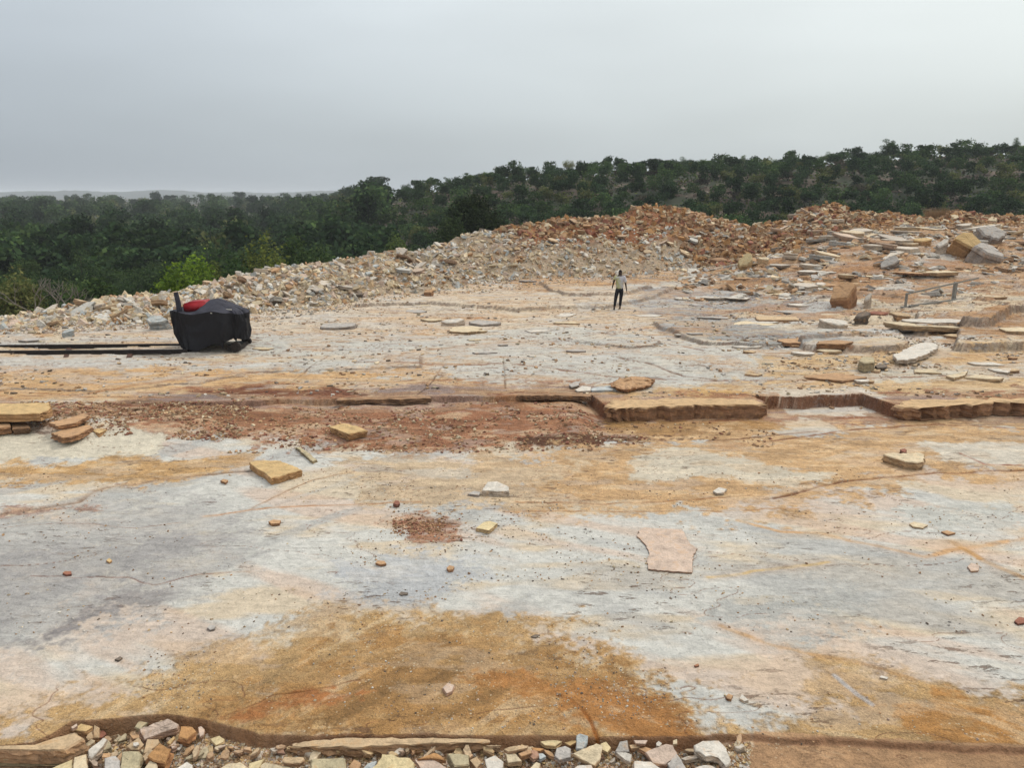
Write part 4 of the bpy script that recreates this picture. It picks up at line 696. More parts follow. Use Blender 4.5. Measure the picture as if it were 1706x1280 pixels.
# ------------------------------------------------------------------ loose rubble nobody could count
def batch(name, X, Y, Z, size, cols, mat, flat=.42, n=6, rg=None, tilt=.6):
    rg = rg or RNG; m = len(X); th = (np.arange(n) + rg.uniform(-.35, .35, (m, n))) * 2 * math.pi / n; ra = rg.uniform(.55, 1.2, (m, n)); el = rg.uniform(.38, .95, (m, 1))
    px, py = np.cos(th) * ra, np.sin(th) * ra * el; hh = flat * rg.uniform(.5, 1.3, (m, 1)); sh = rg.uniform(.72, .98, (m, n))
    top = np.stack([px * sh, py * sh, hh * (1 + rg.uniform(-.3, .3, (m, n)))], 2); bot = np.stack([px, py, -hh * (1 + rg.uniform(-.3, .3, (m, n)))], 2)
    V = np.concatenate([top, bot], 1) * size[:, None, None]
    a, b, c = rg.normal(0, tilt, m), rg.normal(0, tilt, m), rg.uniform(0, 6.28, m)
    ca, sa, cb, sb, cc, sc_ = np.cos(a), np.sin(a), np.cos(b), np.sin(b), np.cos(c), np.sin(c)
    x, y, z = V[..., 0], V[..., 1], V[..., 2]
    x, y = x * cc[:, None] - y * sc_[:, None], x * sc_[:, None] + y * cc[:, None]
    y, z = y * ca[:, None] - z * sa[:, None], y * sa[:, None] + z * ca[:, None]
    x, z = x * cb[:, None] + z * sb[:, None], -x * sb[:, None] + z * cb[:, None]
    V = np.stack([x + X[:, None], y + Y[:, None], z + Z[:, None]], 2).reshape(-1, 3); base = (np.arange(m) * 2 * n)[:, None]
    i = np.arange(n); j = (i + 1) % n
    sides = (base[:, :, None] + np.stack([i, i + n, j + n, j], 1)[None]).reshape(-1, 4); tp = base + i[None]; bt = base + (n + i[::-1])[None]
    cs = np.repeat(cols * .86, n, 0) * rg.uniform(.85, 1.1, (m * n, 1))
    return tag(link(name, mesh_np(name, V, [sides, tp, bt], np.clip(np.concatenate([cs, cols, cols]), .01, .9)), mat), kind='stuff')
PAL = lambda names: np.array([COLS[q][0] for q in names])
def pick(pal, m, rg, lo=.75, hi=1.12): return pal[rg.integers(0, len(pal), m)] * rg.uniform(lo, hi, (m, 1))
r = np.random.default_rng(21)
def heap(name, m, ulo, uhi, tlo, thi, names, smin, smax, cond=None, lo=.7):
    u = r.uniform(ulo, uhi, m); t = r.uniform(tlo, thi, m) ; x, y = heap_xy(u, t)
    if cond is not None: k = cond(u, t, x, y); x, y = x[k], y[k]
    sz = smin + (smax - smin) * r.power(.30, len(x)); z = floor_h(x, y)[0] if False else floor_h(x, y)
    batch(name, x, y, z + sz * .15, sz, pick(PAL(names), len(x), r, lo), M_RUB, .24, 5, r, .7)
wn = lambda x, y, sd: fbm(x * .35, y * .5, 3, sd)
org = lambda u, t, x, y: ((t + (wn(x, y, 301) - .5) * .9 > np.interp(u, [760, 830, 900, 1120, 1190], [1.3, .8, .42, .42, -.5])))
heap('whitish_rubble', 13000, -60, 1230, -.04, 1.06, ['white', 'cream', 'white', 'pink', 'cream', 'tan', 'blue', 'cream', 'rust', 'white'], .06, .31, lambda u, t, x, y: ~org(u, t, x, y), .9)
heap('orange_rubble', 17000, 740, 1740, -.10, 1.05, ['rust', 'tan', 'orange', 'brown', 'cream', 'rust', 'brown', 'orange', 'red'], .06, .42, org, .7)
heap('rubble_scatter', 3200, -40, 1740, -.45, .02, ['white', 'cream', 'tan', 'rust', 'grey', 'pink'], .04, .14)
def scatter(name, m, boxes, names, smin, smax, flat=.35, n=5, lo=.7, thr=None, tilt=.35):
    w = np.array([b[4] for b in boxes], float); w /= w.sum(); b = np.array([q[:4] for q in boxes], float)[r.choice(len(boxes), m, p=w)]
    u = b[:, 0] + (b[:, 2] - b[:, 0]) * r.uniform(0, 1, m); v = b[:, 1] + (b[:, 3] - b[:, 1]) * r.uniform(0, 1, m); z = np.where(v > 690, LOW, 0.0)
    dep = PITCH + np.arctan((v - 640) / FPX); y = (HC - z) / np.tan(dep); x = (u - 853) / FPX * (y * CP + (HC - z) * SP)
    if name == 'trough_gravel': k = floor_h(x, y, True)[1]['sdL'] > .035; x, y = x[k], y[k]
    if thr: k = fbm(x * thr[1], y * thr[1] * 1.6, 3, thr[2]) > thr[0]; x, y = x[k], y[k]
    sz = smin + (smax - smin) * r.power(.4, len(x)); batch(name, x, y, floor_h(x, y) + sz * .2, sz, pick(PAL(names), len(x), r, lo), M_RUB, flat, n, r, tilt)
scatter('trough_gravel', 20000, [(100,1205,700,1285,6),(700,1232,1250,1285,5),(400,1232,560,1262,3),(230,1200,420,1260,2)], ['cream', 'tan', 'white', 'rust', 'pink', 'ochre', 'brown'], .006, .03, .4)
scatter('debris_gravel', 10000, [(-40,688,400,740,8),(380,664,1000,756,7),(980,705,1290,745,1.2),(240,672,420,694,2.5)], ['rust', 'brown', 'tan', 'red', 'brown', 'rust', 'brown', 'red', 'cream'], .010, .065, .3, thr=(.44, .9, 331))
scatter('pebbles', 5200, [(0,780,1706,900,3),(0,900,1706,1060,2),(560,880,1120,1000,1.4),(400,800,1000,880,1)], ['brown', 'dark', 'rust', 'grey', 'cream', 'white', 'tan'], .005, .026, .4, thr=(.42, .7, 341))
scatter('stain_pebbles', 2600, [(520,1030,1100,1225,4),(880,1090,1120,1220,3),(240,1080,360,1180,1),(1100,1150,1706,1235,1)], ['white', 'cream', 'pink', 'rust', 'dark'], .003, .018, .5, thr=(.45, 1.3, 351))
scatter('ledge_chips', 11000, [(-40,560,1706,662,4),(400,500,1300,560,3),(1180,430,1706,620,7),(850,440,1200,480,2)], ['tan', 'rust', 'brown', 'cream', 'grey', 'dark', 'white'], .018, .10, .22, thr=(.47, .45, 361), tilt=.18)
m = 13000; u = r.uniform(1120, 1740, m); y = 36 + 22 * r.power(1.4, m); s_ = (u - 853) / FPX * (CP + .08); x = s_ * y; k = (fbm(x * .5, y * .9, 3, 371) > np.interp(y, [36, 46, 57], [.56, .5, .38])) ; x, y = x[k], y[k]; sz = .06 + .5 * r.power(.28, len(x))
batch('terrace_rubble', x, y, floor_h(x, y) + sz * .03, sz, pick(PAL(['white', 'cream', 'rust', 'grey', 'tan', 'brown', 'white', 'rust', 'white']), len(x), r, .7), M_RUB, .16, 5, r, .25)
scatter('crumbs', 520, [(655,864,742,890,3),(630,850,770,905,1)], ['rust', 'brown', 'red'], .010, .034, .5)

# ------------------------------------------------------------------ covered machine on its rails
def bm_obj(name, fn, mat, parent=None, smooth=False):
    bm = bmesh.new(); fn(bm); bmesh.ops.recalc_face_normals(bm, faces=bm.faces[:]); me = bpy.data.meshes.new(name)
    for f in bm.faces: f.smooth = smooth
    bm.to_mesh(me); bm.free(); return link(name, me, mat, parent)
def box(bm, c, d, R=None, bev=.0):
    q = bmesh.ops.create_cube(bm, size=1.0); M = Matrix.Translation(c) @ (R or Matrix()) @ Matrix.Diagonal((*d, 1)); bmesh.ops.transform(bm, matrix=M, verts=q['verts'])
    if bev: bmesh.ops.bevel(bm, geom=list({e for v in q['verts'] for e in v.link_edges}), offset=bev, segments=2, affect='EDGES')
def bar(bm, a, b, w, h, bev=0):
    a, b = Vector(a), Vector(b); d = b - a; R = d.to_track_quat('X', 'Z').to_matrix().to_4x4(); box(bm, (a + b) / 2, (d.length, w, h), R, bev)
def tube(bm, pts, rad, n=8, cap=True):
    rings = []
    for i, p in enumerate(pts):
        p = Vector(p); d = (Vector(pts[min(i + 1, len(pts) - 1)]) - Vector(pts[max(i - 1, 0)])).normalized(); q = d.to_track_quat('Z', 'Y'); rr_ = rad[i] if hasattr(rad, '__len__') else rad
        rings.append([bm.verts.new(p + q @ Vector((math.cos(k * 2 * math.pi / n) * rr_, math.sin(k * 2 * math.pi / n) * rr_, 0))) for k in range(n)])
    for a, b in zip(rings, rings[1:]):
        for k in range(n): bm.faces.new((a[k], a[(k + 1) % n], b[(k + 1) % n], b[k]))
    if cap: bm.faces.new(rings[0][::-1]); bm.faces.new(rings[-1])
M_TARP = plain_material('black_tarpaulin', (.006, .006, .009), .55, nscale=9, namp=.3, bmp=.6, bd=.02); M_TARP2 = plain_material('faded_tarpaulin', (.030, .030, .042), .8, nscale=7, namp=.3, bmp=.5)
M_RED = plain_material('red_paint', (.30, .012, .018), .5, nscale=5); M_STEEL = plain_material('dark_steel', (.028, .022, .020), .6, .3, nscale=20, namp=.5); M_PALE = plain_material('pale_cloth', (.42, .41, .38), .8)
M_RUST = plain_material('rusty_steel', (.075, .035, .022), .8, .2, nscale=16, namp=.4); M_WOOD = plain_material('weathered_wood', (.21, .20, .18), .9, nscale=18, namp=.35)
mx0, my0 = W(340, 590, 0.0); mz0 = gz(mx0, my0)
mach = empty('covered_machine', (mx0, my0 + .1, mz0), 0.0); tag(mach, 'machine wrapped in black tarpaulin standing at the end of the steel rails', 'machine')
def tarp():
    NT, NR = 150, 26; V = []
    for i in range(NR):
        t = i / (NR - 1)                                    # 0 hem .. 1 rim
        for k in range(NT):
            th = 2 * math.pi * k / NT; cx, sy = math.cos(th), math.sin(th); e_ = .38
            X = .04 + 1.10 * np.sign(cx) * abs(cx) ** e_; Y = .62 + .62 * np.sign(sy) * abs(sy) ** e_
            hem = .02 + .12 * vnoise(np.array(X * 4.), np.array(Y * 4.), 3)
            if X > .62: hem = .36 + .05 * math.sin(X * 9)
            elif X > -.05: hem = .03 + .27 * max(0, math.sin((X + .05) / .67 * math.pi)) ** .7
            top = 1.25 + .05 * math.sin(X * 5) - .20 * max(0, X - .85) ** 1.2 * 1.5
            z = hem + (top - hem) * t
            X += .30 * max(0, 1 - z / .6) ** 1.1 * (X < -.5) * min(1, (-X - .5) / .5) - .10 * max(0, z - .9) * (X > 1.1)
            if X > .66 and sy < 0: Y += .22 * min(1, (X - .66) / .10)
            w_ = (vnoise(np.array(th * 5.), np.array(z * 1.5), 4) - .5) * .15 + (vnoise(np.array(th * 15. + z), np.array(z * 2.5 + th), 8) - .5) * .12 + (vnoise(np.array(th * 38. - z * 3), np.array(z * 5 + th), 12) - .5) * .05
            w_ += .018 * math.sin(th * 31 + 2 * math.sin(z * 4)) * (1 - t); Y += sy * w_ * (1 - .5 * t); X += cx * w_ * (.25 if X < -.5 else .8)
            V.append((X, Y, z))
    nr = NR
    for i, f in enumerate((.93, .8, .62, .42, .2)):          # the loose top, pulled up to a peak
        for k in range(NT):
            X0, Y0, Z0 = V[(NR - 1) * NT + k]; X = .04 + (X0 - .04) * f; Y = .66 + (Y0 - .66) * f
            pk = max(0, 1 - math.hypot((X - .25) / .72, (Y - .75) / .75)); z = 1.27 - .10 * max(0, X - .95) + .36 * pk ** .9 - .05 * (X < -.2) + (vnoise(np.array(X * 6), np.array(Y * 6), 9) - .5) * .06; V.append((X, Y, z))
        nr += 1
    V.append((.04, .66, V[-1][2])); F4 = [(i * NT + k, i * NT + (k + 1) % NT, (i + 1) * NT + (k + 1) % NT, (i + 1) * NT + k) for i in range(nr - 1) for k in range(NT)]
    F3 = [((nr - 1) * NT + k, (nr - 1) * NT + (k + 1) % NT, len(V) - 1) for k in range(NT)]; return V, F4, F3
V_, F4_, F3_ = tarp(); V_ = np.array(V_)
lowf = [f for f in F4_ if f[0] < 25 * 150]; hif = [f for f in F4_ if f[0] >= 25 * 150]
link('tarpaulin', mesh_np('tarpaulin', V_, [lowf], None, smooth=True), M_TARP, mach); link('top_sheet', mesh_np('top_sheet', V_ + np.array([0, 0, .002]), [hif, F3_], None, smooth=True), M_TARP2, mach)
def hood(bm):
    box(bm, (-.40, .80, 1.36), (.74, .62, .28), Matrix.Rotation(-.06, 4, 'Y'), .04); box(bm, (-.36, .80, 1.50), (.54, .5, .07), Matrix.Rotation(-.05, 4, 'Y'), .02)
hd = bm_obj('engine_hood', hood, M_RED, mach, True); hd['label'] = 'red engine hood showing above the tarpaulin'
bm_obj('exhaust_stack', lambda bm: tube(bm, [(-.86, .45, 1.15), (-.885, .47, 1.5), (-.93, .47, 1.84)], [.085, .08, .07], 10), M_TARP2, mach)
for c_, d2 in (((-.42, .3, .20), (.62, .10, .16)), ((-.42, 1.0, .20), (.62, .10, .16)), ((.8, .65, .12), (.4, .8, .14))): bm_obj('frame_beam', lambda bm: box(bm, c_, d2, None, .01), M_STEEL, mach)
for wx in (-.55, .93):
    for wy in (.16, 1.12):
        bm_obj('wheel', lambda bm: (tube(bm, [(wx, wy - .05, .16), (wx, wy + .05, .16)], .155, 18), tube(bm, [(wx, wy - .075, .16), (wx, wy - .05, .16)], .05, 10)), M_STEEL, mach, False)
bm_obj('folded_cloth', lambda bm: (box(bm, (.62, .40, 1.325), (.42, .20, .035), Matrix.Rotation(.12, 4, 'Y'), .012), box(bm, (.42, .03, 1.24), (.34, .05, .07), Matrix.Rotation(.1, 4, 'Y'), .02)), M_PALE, mach)
trk = empty('rail_track', (*W(60, 590, 0), gz(*W(60, 590, 0)))); tag(trk, 'pair of dark steel rails on the floor leading to the tarpaulin-covered machine', 'rails')
O = Vector(trk.location)
for va, vb, hh in ((594, 590, .15), (583.5, 579.5, .13)):
    a = Vector((*W(-260, va, 0), 0)); b = Vector((*W(312 if va > 590 else 318, vb - .2, 0), 0)); za = gz(a.x, a.y) * 0 + mz0
    def rail(bm, a=a, b=b, hh=hh):
        a2, b2 = Vector((a.x, a.y, za)) - O, Vector((b.x, b.y, za)) - O
        hh *= .62
        for dz, w_, h_ in ((.015, .13, .03), (hh / 2 + .01, .045, hh), (hh + .02, .075, .035)): bar(bm, a2 + Vector((0, 0, dz)), b2 + Vector((0, 0, dz)), w_, h_)
    bm_obj('rail', rail, M_STEEL, trk)
for u_ in (-180, -20, 110, 215):
    a = W(u_, 597, 0); b = W(u_ + 6, 579, 0); bm_obj('sleeper', lambda bm: bar(bm, Vector((*a, mz0 - .005)) - O, Vector((*b, mz0 - .005)) - O, .14, .05), M_RUST, trk)

# ------------------------------------------------------------------ timber trestle on the right
tA, tB = W(1508, 514, .12), W(1588, 503, .12); zA, zB = gz(*tA), gz(*tB); tA, tB = Vector((*W(1508, 514, zA), zA)), Vector((*W(1588, 503, zB), zB))
pxm = lambda y: (y * CP + HC * SP) / FPX
tr = empty('timber_trestle', tA); tag(tr, 'broken grey timber trestle with two posts and sloping rails on the right', 'trestle')
hA, hB = 26 * pxm(tA.y), 33 * pxm(tB.y)
L = lambda p: Vector(p) - tA
bm_obj('post', lambda bm: (bar(bm, L(tA - Vector((0, 0, .05))), L(tA + Vector((0, 0, hA))), .09, .09, .01), box(bm, L(tA) + Vector((.02, 0, .04)), (.4, .2, .08), None, .02)), M_WOOD, tr)
bm_obj('post', lambda bm: bar(bm, L(tB - Vector((0, 0, .05))), L(tB + Vector((0, 0, hB))), .17, .14, .02), M_WOOD, tr)
d_ = tB - tA
bm_obj('top_rail', lambda bm: bar(bm, L(tA + Vector((-.1, -.1, hA - .04))), L(tA + d_ * 1.48 + Vector((0, -.1, hB + .08))), .04, .07, .01), M_WOOD, tr)
bm_obj('ground_beam', lambda bm: bar(bm, L(tA + Vector((.1, -.12, .12))), L(tA + d_ * 1.55 + Vector((0, -.12, .10))), .08, .08, .01), M_WOOD, tr)

# ------------------------------------------------------------------ the person
def skin_obj(name, chains, mat, parent=None, lvl=2, root=0):
    """chains: list of (parent key, [(key, (x,y,z), radius)...]) grown with a Skin modifier"""
    vs, es, rad, ids = [], [], [], {}
    for par, pts in chains:
        prev = ids.get(par)
        for key, p, rd in pts:
            ids[key] = len(vs); vs.append(p); rad.append(rd if hasattr(rd, '__len__') else (rd, rd))
            if prev is not None: es.append((prev, ids[key]))
            prev = ids[key]
    me = bpy.data.meshes.new(name); me.from_pydata(vs, es, []); o = link(name, me, mat, parent); md = o.modifiers.new('skin', 'SKIN')
    for i, v in enumerate(me.skin_vertices[0].data): v.radius = rad[i]; v.use_root = (i == root)
    md.use_smooth_shade = True; s_ = o.modifiers.new('sub', 'SUBSURF'); s_.levels = lvl; s_.render_levels = lvl; return o
px_, py_ = W(1031, 515.5, 0); pz_ = gz(px_, py_); px_, py_ = W(1031, 515.5, pz_); pz_ = gz(px_, py_)
per = empty('person', (px_, py_, pz_), math.radians(-6)); tag(per, 'person in a pale shirt and black trousers walking away across the far floor', 'person')
M_SKIN = plain_material('dark_skin', (.045, .025, .017), .6); M_HAIR = plain_material('black_hair', (.008, .007, .007), .9); M_TROU = plain_material('black_trousers', (.012, .012, .015), .9, nscale=12, bmp=.6)
def shirt_mat():
    m, t, b = newmat('pale_shirt'); tcn = N(t, 'ShaderNodeTexCoord'); sp = N(t, 'ShaderNodeSeparateXYZ'); t.links.new(tcn.outputs['Object'], sp.inputs[0])
    f = noise(t, tcn.outputs['Object'], 5, 3); a = mathn(t, 'ADD', mrange(t, sp.outputs['X'], -.28, .10, 1, 0), mrange(t, f, .4, .6, -.4, .4))
    c = mixc(t, a, (.42, .41, .45), (.34, .34, .14)); t.links.new(c, b.inputs['Base Color']); b.inputs['Roughness'].default_value = .9; bump(t, b, noise(t, tcn.outputs['Object'], 11, 3), .8, .03); return m
def hand(side, key, w, d):
    w = Vector(w); d = Vector(d).normalized(); acr = Vector((0, 1, 0)) if abs(d.z) > .5 else Vector((1, 0, 0)); out = []
    palm = w + d * .075; out.append((key, [(key + 'p0', tuple(w + d * .035), (.030, .017)), (key + 'p1', tuple(palm), (.036, .016))]))
    for i, (off, ln) in enumerate(((-.030, .062), (-.010, .072), (.010, .068), (.029, .052))):
        b = palm + acr * off; c1 = b + d * (.02 + ln * .5) + Vector((side * -.006, 0, 0)); c2 = b + d * (.015 + ln) + Vector((side * -.022, 0, 0))
        out.append((key + 'p1', [(f'{key}f{i}a', tuple(b + d * .012), .010), (f'{key}f{i}b', tuple(c1), .0088), (f'{key}f{i}c', tuple(c2), .0075)]))
    tb = w + d * .035 + acr * -.035; out.append((key + 'p0', [(key + 't0', tuple(tb), .012), (key + 't1', tuple(tb + d * .035 + acr * -.014 + Vector((side * -.014, 0, 0))), .0095)])); return out
# facing +Y (away); x right
hipL, hipR = (-.10, 0, .90), (.10, 0, .90); kL, kR = (-.155, -.02, .48), (.07, .07, .49); aL, aR = (-.205, -.16, .09), (.045, .03, .085)
shL, shR = (-.19, .0, 1.42), (.19, 0, 1.42); eL, eR = (-.27, -.02, 1.16), (.255, -.03, 1.13); wL, wR = (-.30, .14, .98), (.30, .03, .89)
body = [(None, [('pel', (0, 0, .93), (.14, .10)), ('wai', (0, .01, 1.10), (.12, .09)), ('che', (0, .01, 1.30), (.15, .10)), ('nb', (0, 0, 1.45), (.07, .065)), ('nk', (.005, .01, 1.52), (.052, .054)), ('hd', (.01, .03, 1.60), (.070, .085)), ('cr', (.01, .025, 1.69), (.066, .080))]),
        ('hd', [('no', (.01, .118, 1.60), (.012, .016))]), ('hd', [('eaL', (-.068, .02, 1.60), (.012, .022))]), ('hd', [('eaR', (.088, .02, 1.60), (.012, .022))]),
        ('nb', [('sl', shL, .058), ('el', eL, .042), ('wl', wL, .028)]), ('nb', [('sr', shR, .058), ('er', eR, .042), ('wr', wR, .028)]),
        ('pel', [('hl', hipL, .085), ('kl', kL, .058), ('al', aL, .036), ('tl', (-.215, -.04, .035), (.04, .03))]), ('pel', [('hr', hipR, .085), ('kr', kR, .058), ('ar', aR, .036), ('tr', (.04, .15, .035), (.04, .03))])]
body += hand(-1, 'wl', wL, Vector(wL) - Vector(eL)) + hand(1, 'wr', wR, Vector(wR) - Vector(eR))
skin_obj('body', body, M_SKIN, per)
skin_obj('shirt', [(None, [('a', (0, 0, .86), (.185, .135)), ('b', (0, .01, 1.05), (.175, .135)), ('c', (0, .01, 1.28), (.185, .13)), ('d', (0, 0, 1.42), (.115, .09)), ('e', (0, 0, 1.475), (.075, .07))]),
   ('d', [('sl', (-.18, 0, 1.41), .085), ('ml', (-.255, .005, 1.27), .075)]), ('d', [('sr', (.18, 0, 1.41), .085), ('mr', (.24, -.02, 1.24), .075), ('mr2', (.262, -.03, 1.17), .07)])], shirt_mat(), per)
skin_obj('trousers', [(None, [('p', (0, 0, .90), (.155, .12)), ('p2', (0, 0, .98), (.14, .11))]), ('p', [('hl', (-.10, 0, .82), .105), ('kl', kL, .078), ('al', (-.195, -.14, .14), .06)]), ('p', [('hr', (.10, .01, .82), .105), ('kr', kR, .078), ('ar', (.047, .04, .14), .06)])], M_TROU, per)
skin_obj('hair', [(None, [('a', (.01, .00, 1.625), (.074, .072)), ('b', (.01, .01, 1.70), (.072, .082)), ('c', (.01, .01, 1.735), (.045, .05))])], M_HAIR, per)
for fx, fy in ((-.205, -.16), (.045, .03)):
    skin_obj('shoe', [(None, [('h', (fx, fy - .03, .05), (.045, .045)), ('m', (fx, fy + .08, .045), (.046, .038)), ('t', (fx, fy + .18, .035), (.042, .028))])], M_HAIR, per, 1)

# ------------------------------------------------------------------ trees
def crown_leaves(blobs, per_blob, leaf, rg, cols, shell=.45):
    P, Cc = [], []
    for (cx, cy, cz, ax, ay, az) in blobs:
        m = int(per_blob); d = rg.normal(0, 1, (m, 3)); d /= np.linalg.norm(d, axis=1)[:, None]; rad = shell + (1 - shell) * rg.uniform(0, 1, (m, 1)) ** .5
        rad *= 1 + .22 * rg.normal(0, 1, (m, 1)) * (rg.uniform(0, 1, (m, 1)) < .35)
        P.append(np.array([cx, cy, cz]) + d * rad * np.array([ax, ay, az])); k = rg.uniform(.75, 1.3)
        Cc.append(cols[rg.integers(0, len(cols), m)] * k * rg.uniform(.75, 1.25, (m, 1)))
    P = np.concatenate(P); Cc = np.concatenate(Cc); m = len(P)
    a = rg.normal(0, 1, (m, 3)); a[:, 2] *= .55; a /= np.linalg.norm(a, axis=1)[:, None]; b = np.cross(a, rg.normal(0, 1, (m, 3))); b /= np.linalg.norm(b, axis=1)[:, None]
    s_ = leaf * rg.uniform(.6, 1.35, (m, 1)); a *= s_; b *= s_ * .6
    V = np.stack([P - a - b * .2, P - b, P + a, P + b], 1).reshape(-1, 3); return V, np.arange(m * 4).reshape(-1, 4), Cc
GREENS = {k: v * 1.55 for k, v in dict(vdark=np.array([[.012,.020,.010],[.017,.027,.012],[.009,.014,.008]]), dark=np.array([[.020,.036,.016],[.028,.045,.018],[.016,.028,.014]]), mid=np.array([[.034,.058,.020],[.045,.068,.022],[.026,.044,.018]]), olive=np.array([[.060,.070,.024],[.046,.058,.022],[.075,.078,.030]]),
              bright=np.array([[.09,.14,.018],[.12,.17,.022],[.055,.09,.016]]), yellow=np.array([[.075,.095,.02],[.055,.075,.02],[.04,.055,.018]]), dull=np.array([[.05,.045,.032],[.062,.054,.038],[.038,.036,.026]])).items()}
def tree_parts(kind, h, w, rg, nleaf, leaf, cols):
    """blobs and limbs for a tree of height h and crown width w"""
    blobs, limbs = [], []; nb = {'round': 13, 'flat': 10, 'tall': 14, 'bush': 10, 'thin': 8}[kind]; tb = {'round': .38, 'flat': .55, 'tall': .35, 'bush': .12, 'thin': .5}[kind]
    top = (rg.normal(0, .05) * w, rg.normal(0, .05) * w, h * tb)
    limbs.append([(0, 0, -.6), (top[0] * .4, top[1] * .4, h * tb * .5), top])
    for i in range(nb):
        th = i * 2.4 + rg.uniform(-.5, .5); rr_ = math.sqrt(rg.uniform(.05, 1)) * w * .36
        if kind == 'flat': cz = h * rg.uniform(.62, .92); az = h * .09; ax = w * rg.uniform(.15, .26)
        elif kind == 'thin': cz = h * rg.uniform(.55, .93); az = h * .07; ax = w * rg.uniform(.12, .2)
        elif kind == 'tall': cz = h * rg.uniform(.35, .9); az = h * .13; ax = w * rg.uniform(.18, .28); rr_ *= 1.15 - .6 * (cz / h)
        elif kind == 'bush': cz = h * rg.uniform(.35, .75); az = h * .25; ax = w * rg.uniform(.2, .3)
        else: cz = h * (rg.uniform(.45, .84)); az = h * .155; ax = w * rg.uniform(.16, .25); rr_ *= 1.2 - .5 * max(0, cz / h - .6) * 2
        c = (rr_ * math.cos(th), rr_ * math.sin(th), cz); blobs.append((*c, ax, ax * rg.uniform(.8, 1.1), az * rg.uniform(.8, 1.2)))
        limbs.append([top, (c[0] * .6 + top[0] * .4, c[1] * .6 + top[1] * .4, (cz * .55 + top[2] * .45)), (c[0], c[1], cz)])
    return blobs, limbs
def tree_mesh(kind, h, w, seed, nleaf, leaf, cols):
    rg = np.random.default_rng(seed); bl, li = tree_parts(kind, h, w, rg, nleaf, leaf, cols); V, Q, Cc = crown_leaves(bl, nleaf / len(bl), leaf, rg, cols, .3)
    cm = mesh_np('crown', V, [Q], Cc); bm = bmesh.new(); r0 = .028 * h
    for i, l_ in enumerate(li): tube(bm, l_, [r0, r0 * .8, r0 * .62] if i == 0 else [r0 * .5, r0 * .32, r0 * .14], 6 if i == 0 else 4, False)
    tm = bpy.data.meshes.new('trunk'); bm.to_mesh(tm); bm.free(); cm.materials.append(M_LEAF); tm.materials.append(M_BARK); return cm, tm
def plant(name, x, y, z, meshes, sc, rz, label, cat='tree', group=None, tn='trunk'):
    e_ = empty(name, (x, y, z), rz); e_.scale = sc; tag(e_, label, cat, group)
    c = bpy.data.objects.new('crown', meshes[0]); COL.objects.link(c); c.parent = e_
    t = bpy.data.objects.new(tn, meshes[1]); COL.objects.link(t); t.parent = e_; return e_
LIB = {}
for k_, (kd, h, w, cols) in dict(ra=('round', 5, 4.2, 'dark'), rb=('round', 5.5, 4.6, 'mid'), rc=('round', 4.6, 4.4, 'olive'), fa=('flat', 5.2, 5.0, 'dark'), fb=('flat', 5.6, 4.4, 'mid'), ta=('tall', 6.5, 3.6, 'dark'), tb=('tall', 6, 3.4, 'mid'), ba=('bush', 2.6, 3.2, 'mid'), bb=('bush', 2.4, 3.0, 'yellow'), bc=('bush', 2.8, 3.2, 'dull'), tha=('thin', 5.5, 3.4, 'mid')).items():
    LIB[k_ + 'N'] = tree_mesh(kd, h, w, hash(k_) % 97 if False else sum(map(ord, k_)), 5200 if kd != 'thin' else 2200, .085, GREENS[cols])
    LIB[k_ + 'F'] = tree_mesh(kd, h, w, sum(map(ord, k_)) + 1, 2400 if kd != 'thin' else 1100, .10, GREENS[cols] * 1.4); LIB[k_ + 'G'] = tree_mesh(kd, h, w, sum(map(ord, k_)) + 2, 2400, .10, GREENS[cols] * 1.4)
def zland(x, y): return float(land(np.array([float(x)]), np.array([float(y)]))[0])
def at_crest(u, dy, v_top=None):       # a spot behind the crest of the spoil
    s_ = SQ(u) * .985; y = float(np.interp(s_, TS, TC)) + dy; return s_ * y, y
def special(name, u, vtop, vis_w, dy, kd, seed, nleaf, leaf, cols, label, cat='tree', hmin=3.0):
    x, y = at_crest(u, dy); zt = HC - y * math.tan(PITCH + math.atan((vtop - 640) / FPX)); z0 = zland(x, y); h = max(hmin, zt - z0); w = vis_w * pxm(y)
    m_ = tree_mesh(kd, h, w, seed, nleaf, leaf, GREENS[cols]); return plant(name, x, y, z0, m_, (1, 1, 1), 0, label, cat)
special('leafy_tree', 306, 424, 140, 5, 'round', 31, 9000, .10, 'bright', 'bright yellow-green tree just behind the spoil bank above the covered machine')
special('leafy_tree', 790, 314, 130, 9, 'tall', 32, 20000, .11, 'vdark', 'tallest dark leafy tree rising behind the spoil crest, left of the orange mound')
special('leafy_tree', 345, 425, 70, 12, 'round', 33, 5000, .10, 'yellow', 'green tree right behind the bright yellow-green tree')
special('leafy_tree', 440, 382, 90, 9, 'bush', 34, 8000, .10, 'yellow', 'wide olive-green tree behind the highest whitish part of the left spoil bank')
special('leafy_tree', 512, 372, 110, 11, 'tall', 35, 9000, .11, 'mid', 'full green tree right of the wide olive-green one')
special('leafy_tree', 600, 392, 90, 8, 'bush', 36, 7000, .10, 'dark', 'dark bushy tree behind the middle of the whitish spoil bank')
special('leafy_tree', 375, 412, 80, 8, 'bush', 42, 6500, .10, 'mid', 'mid-green tree behind the spoil where the bank begins to climb')
special('leafy_tree', 160, 452, 120, 9, 'round', 37, 8500, .10, 'mid', 'rounded green tree behind the low left end of the spoil')
special('leafy_tree', 18, 440, 110, 6, 'round', 38, 6000, .09, 'olive', 'pale olive tree at the left border with bare limbs below it')
special('leafy_tree', 668, 378, 60, 9, 'round', 39, 4500, .10, 'mid', 'small green tree left of the tallest dark leafy tree')
special('leafy_tree', 745, 345, 60, 8, 'bush', 41, 7000, .10, 'dark', 'low dark tree touching the left side of the tallest dark leafy tree')
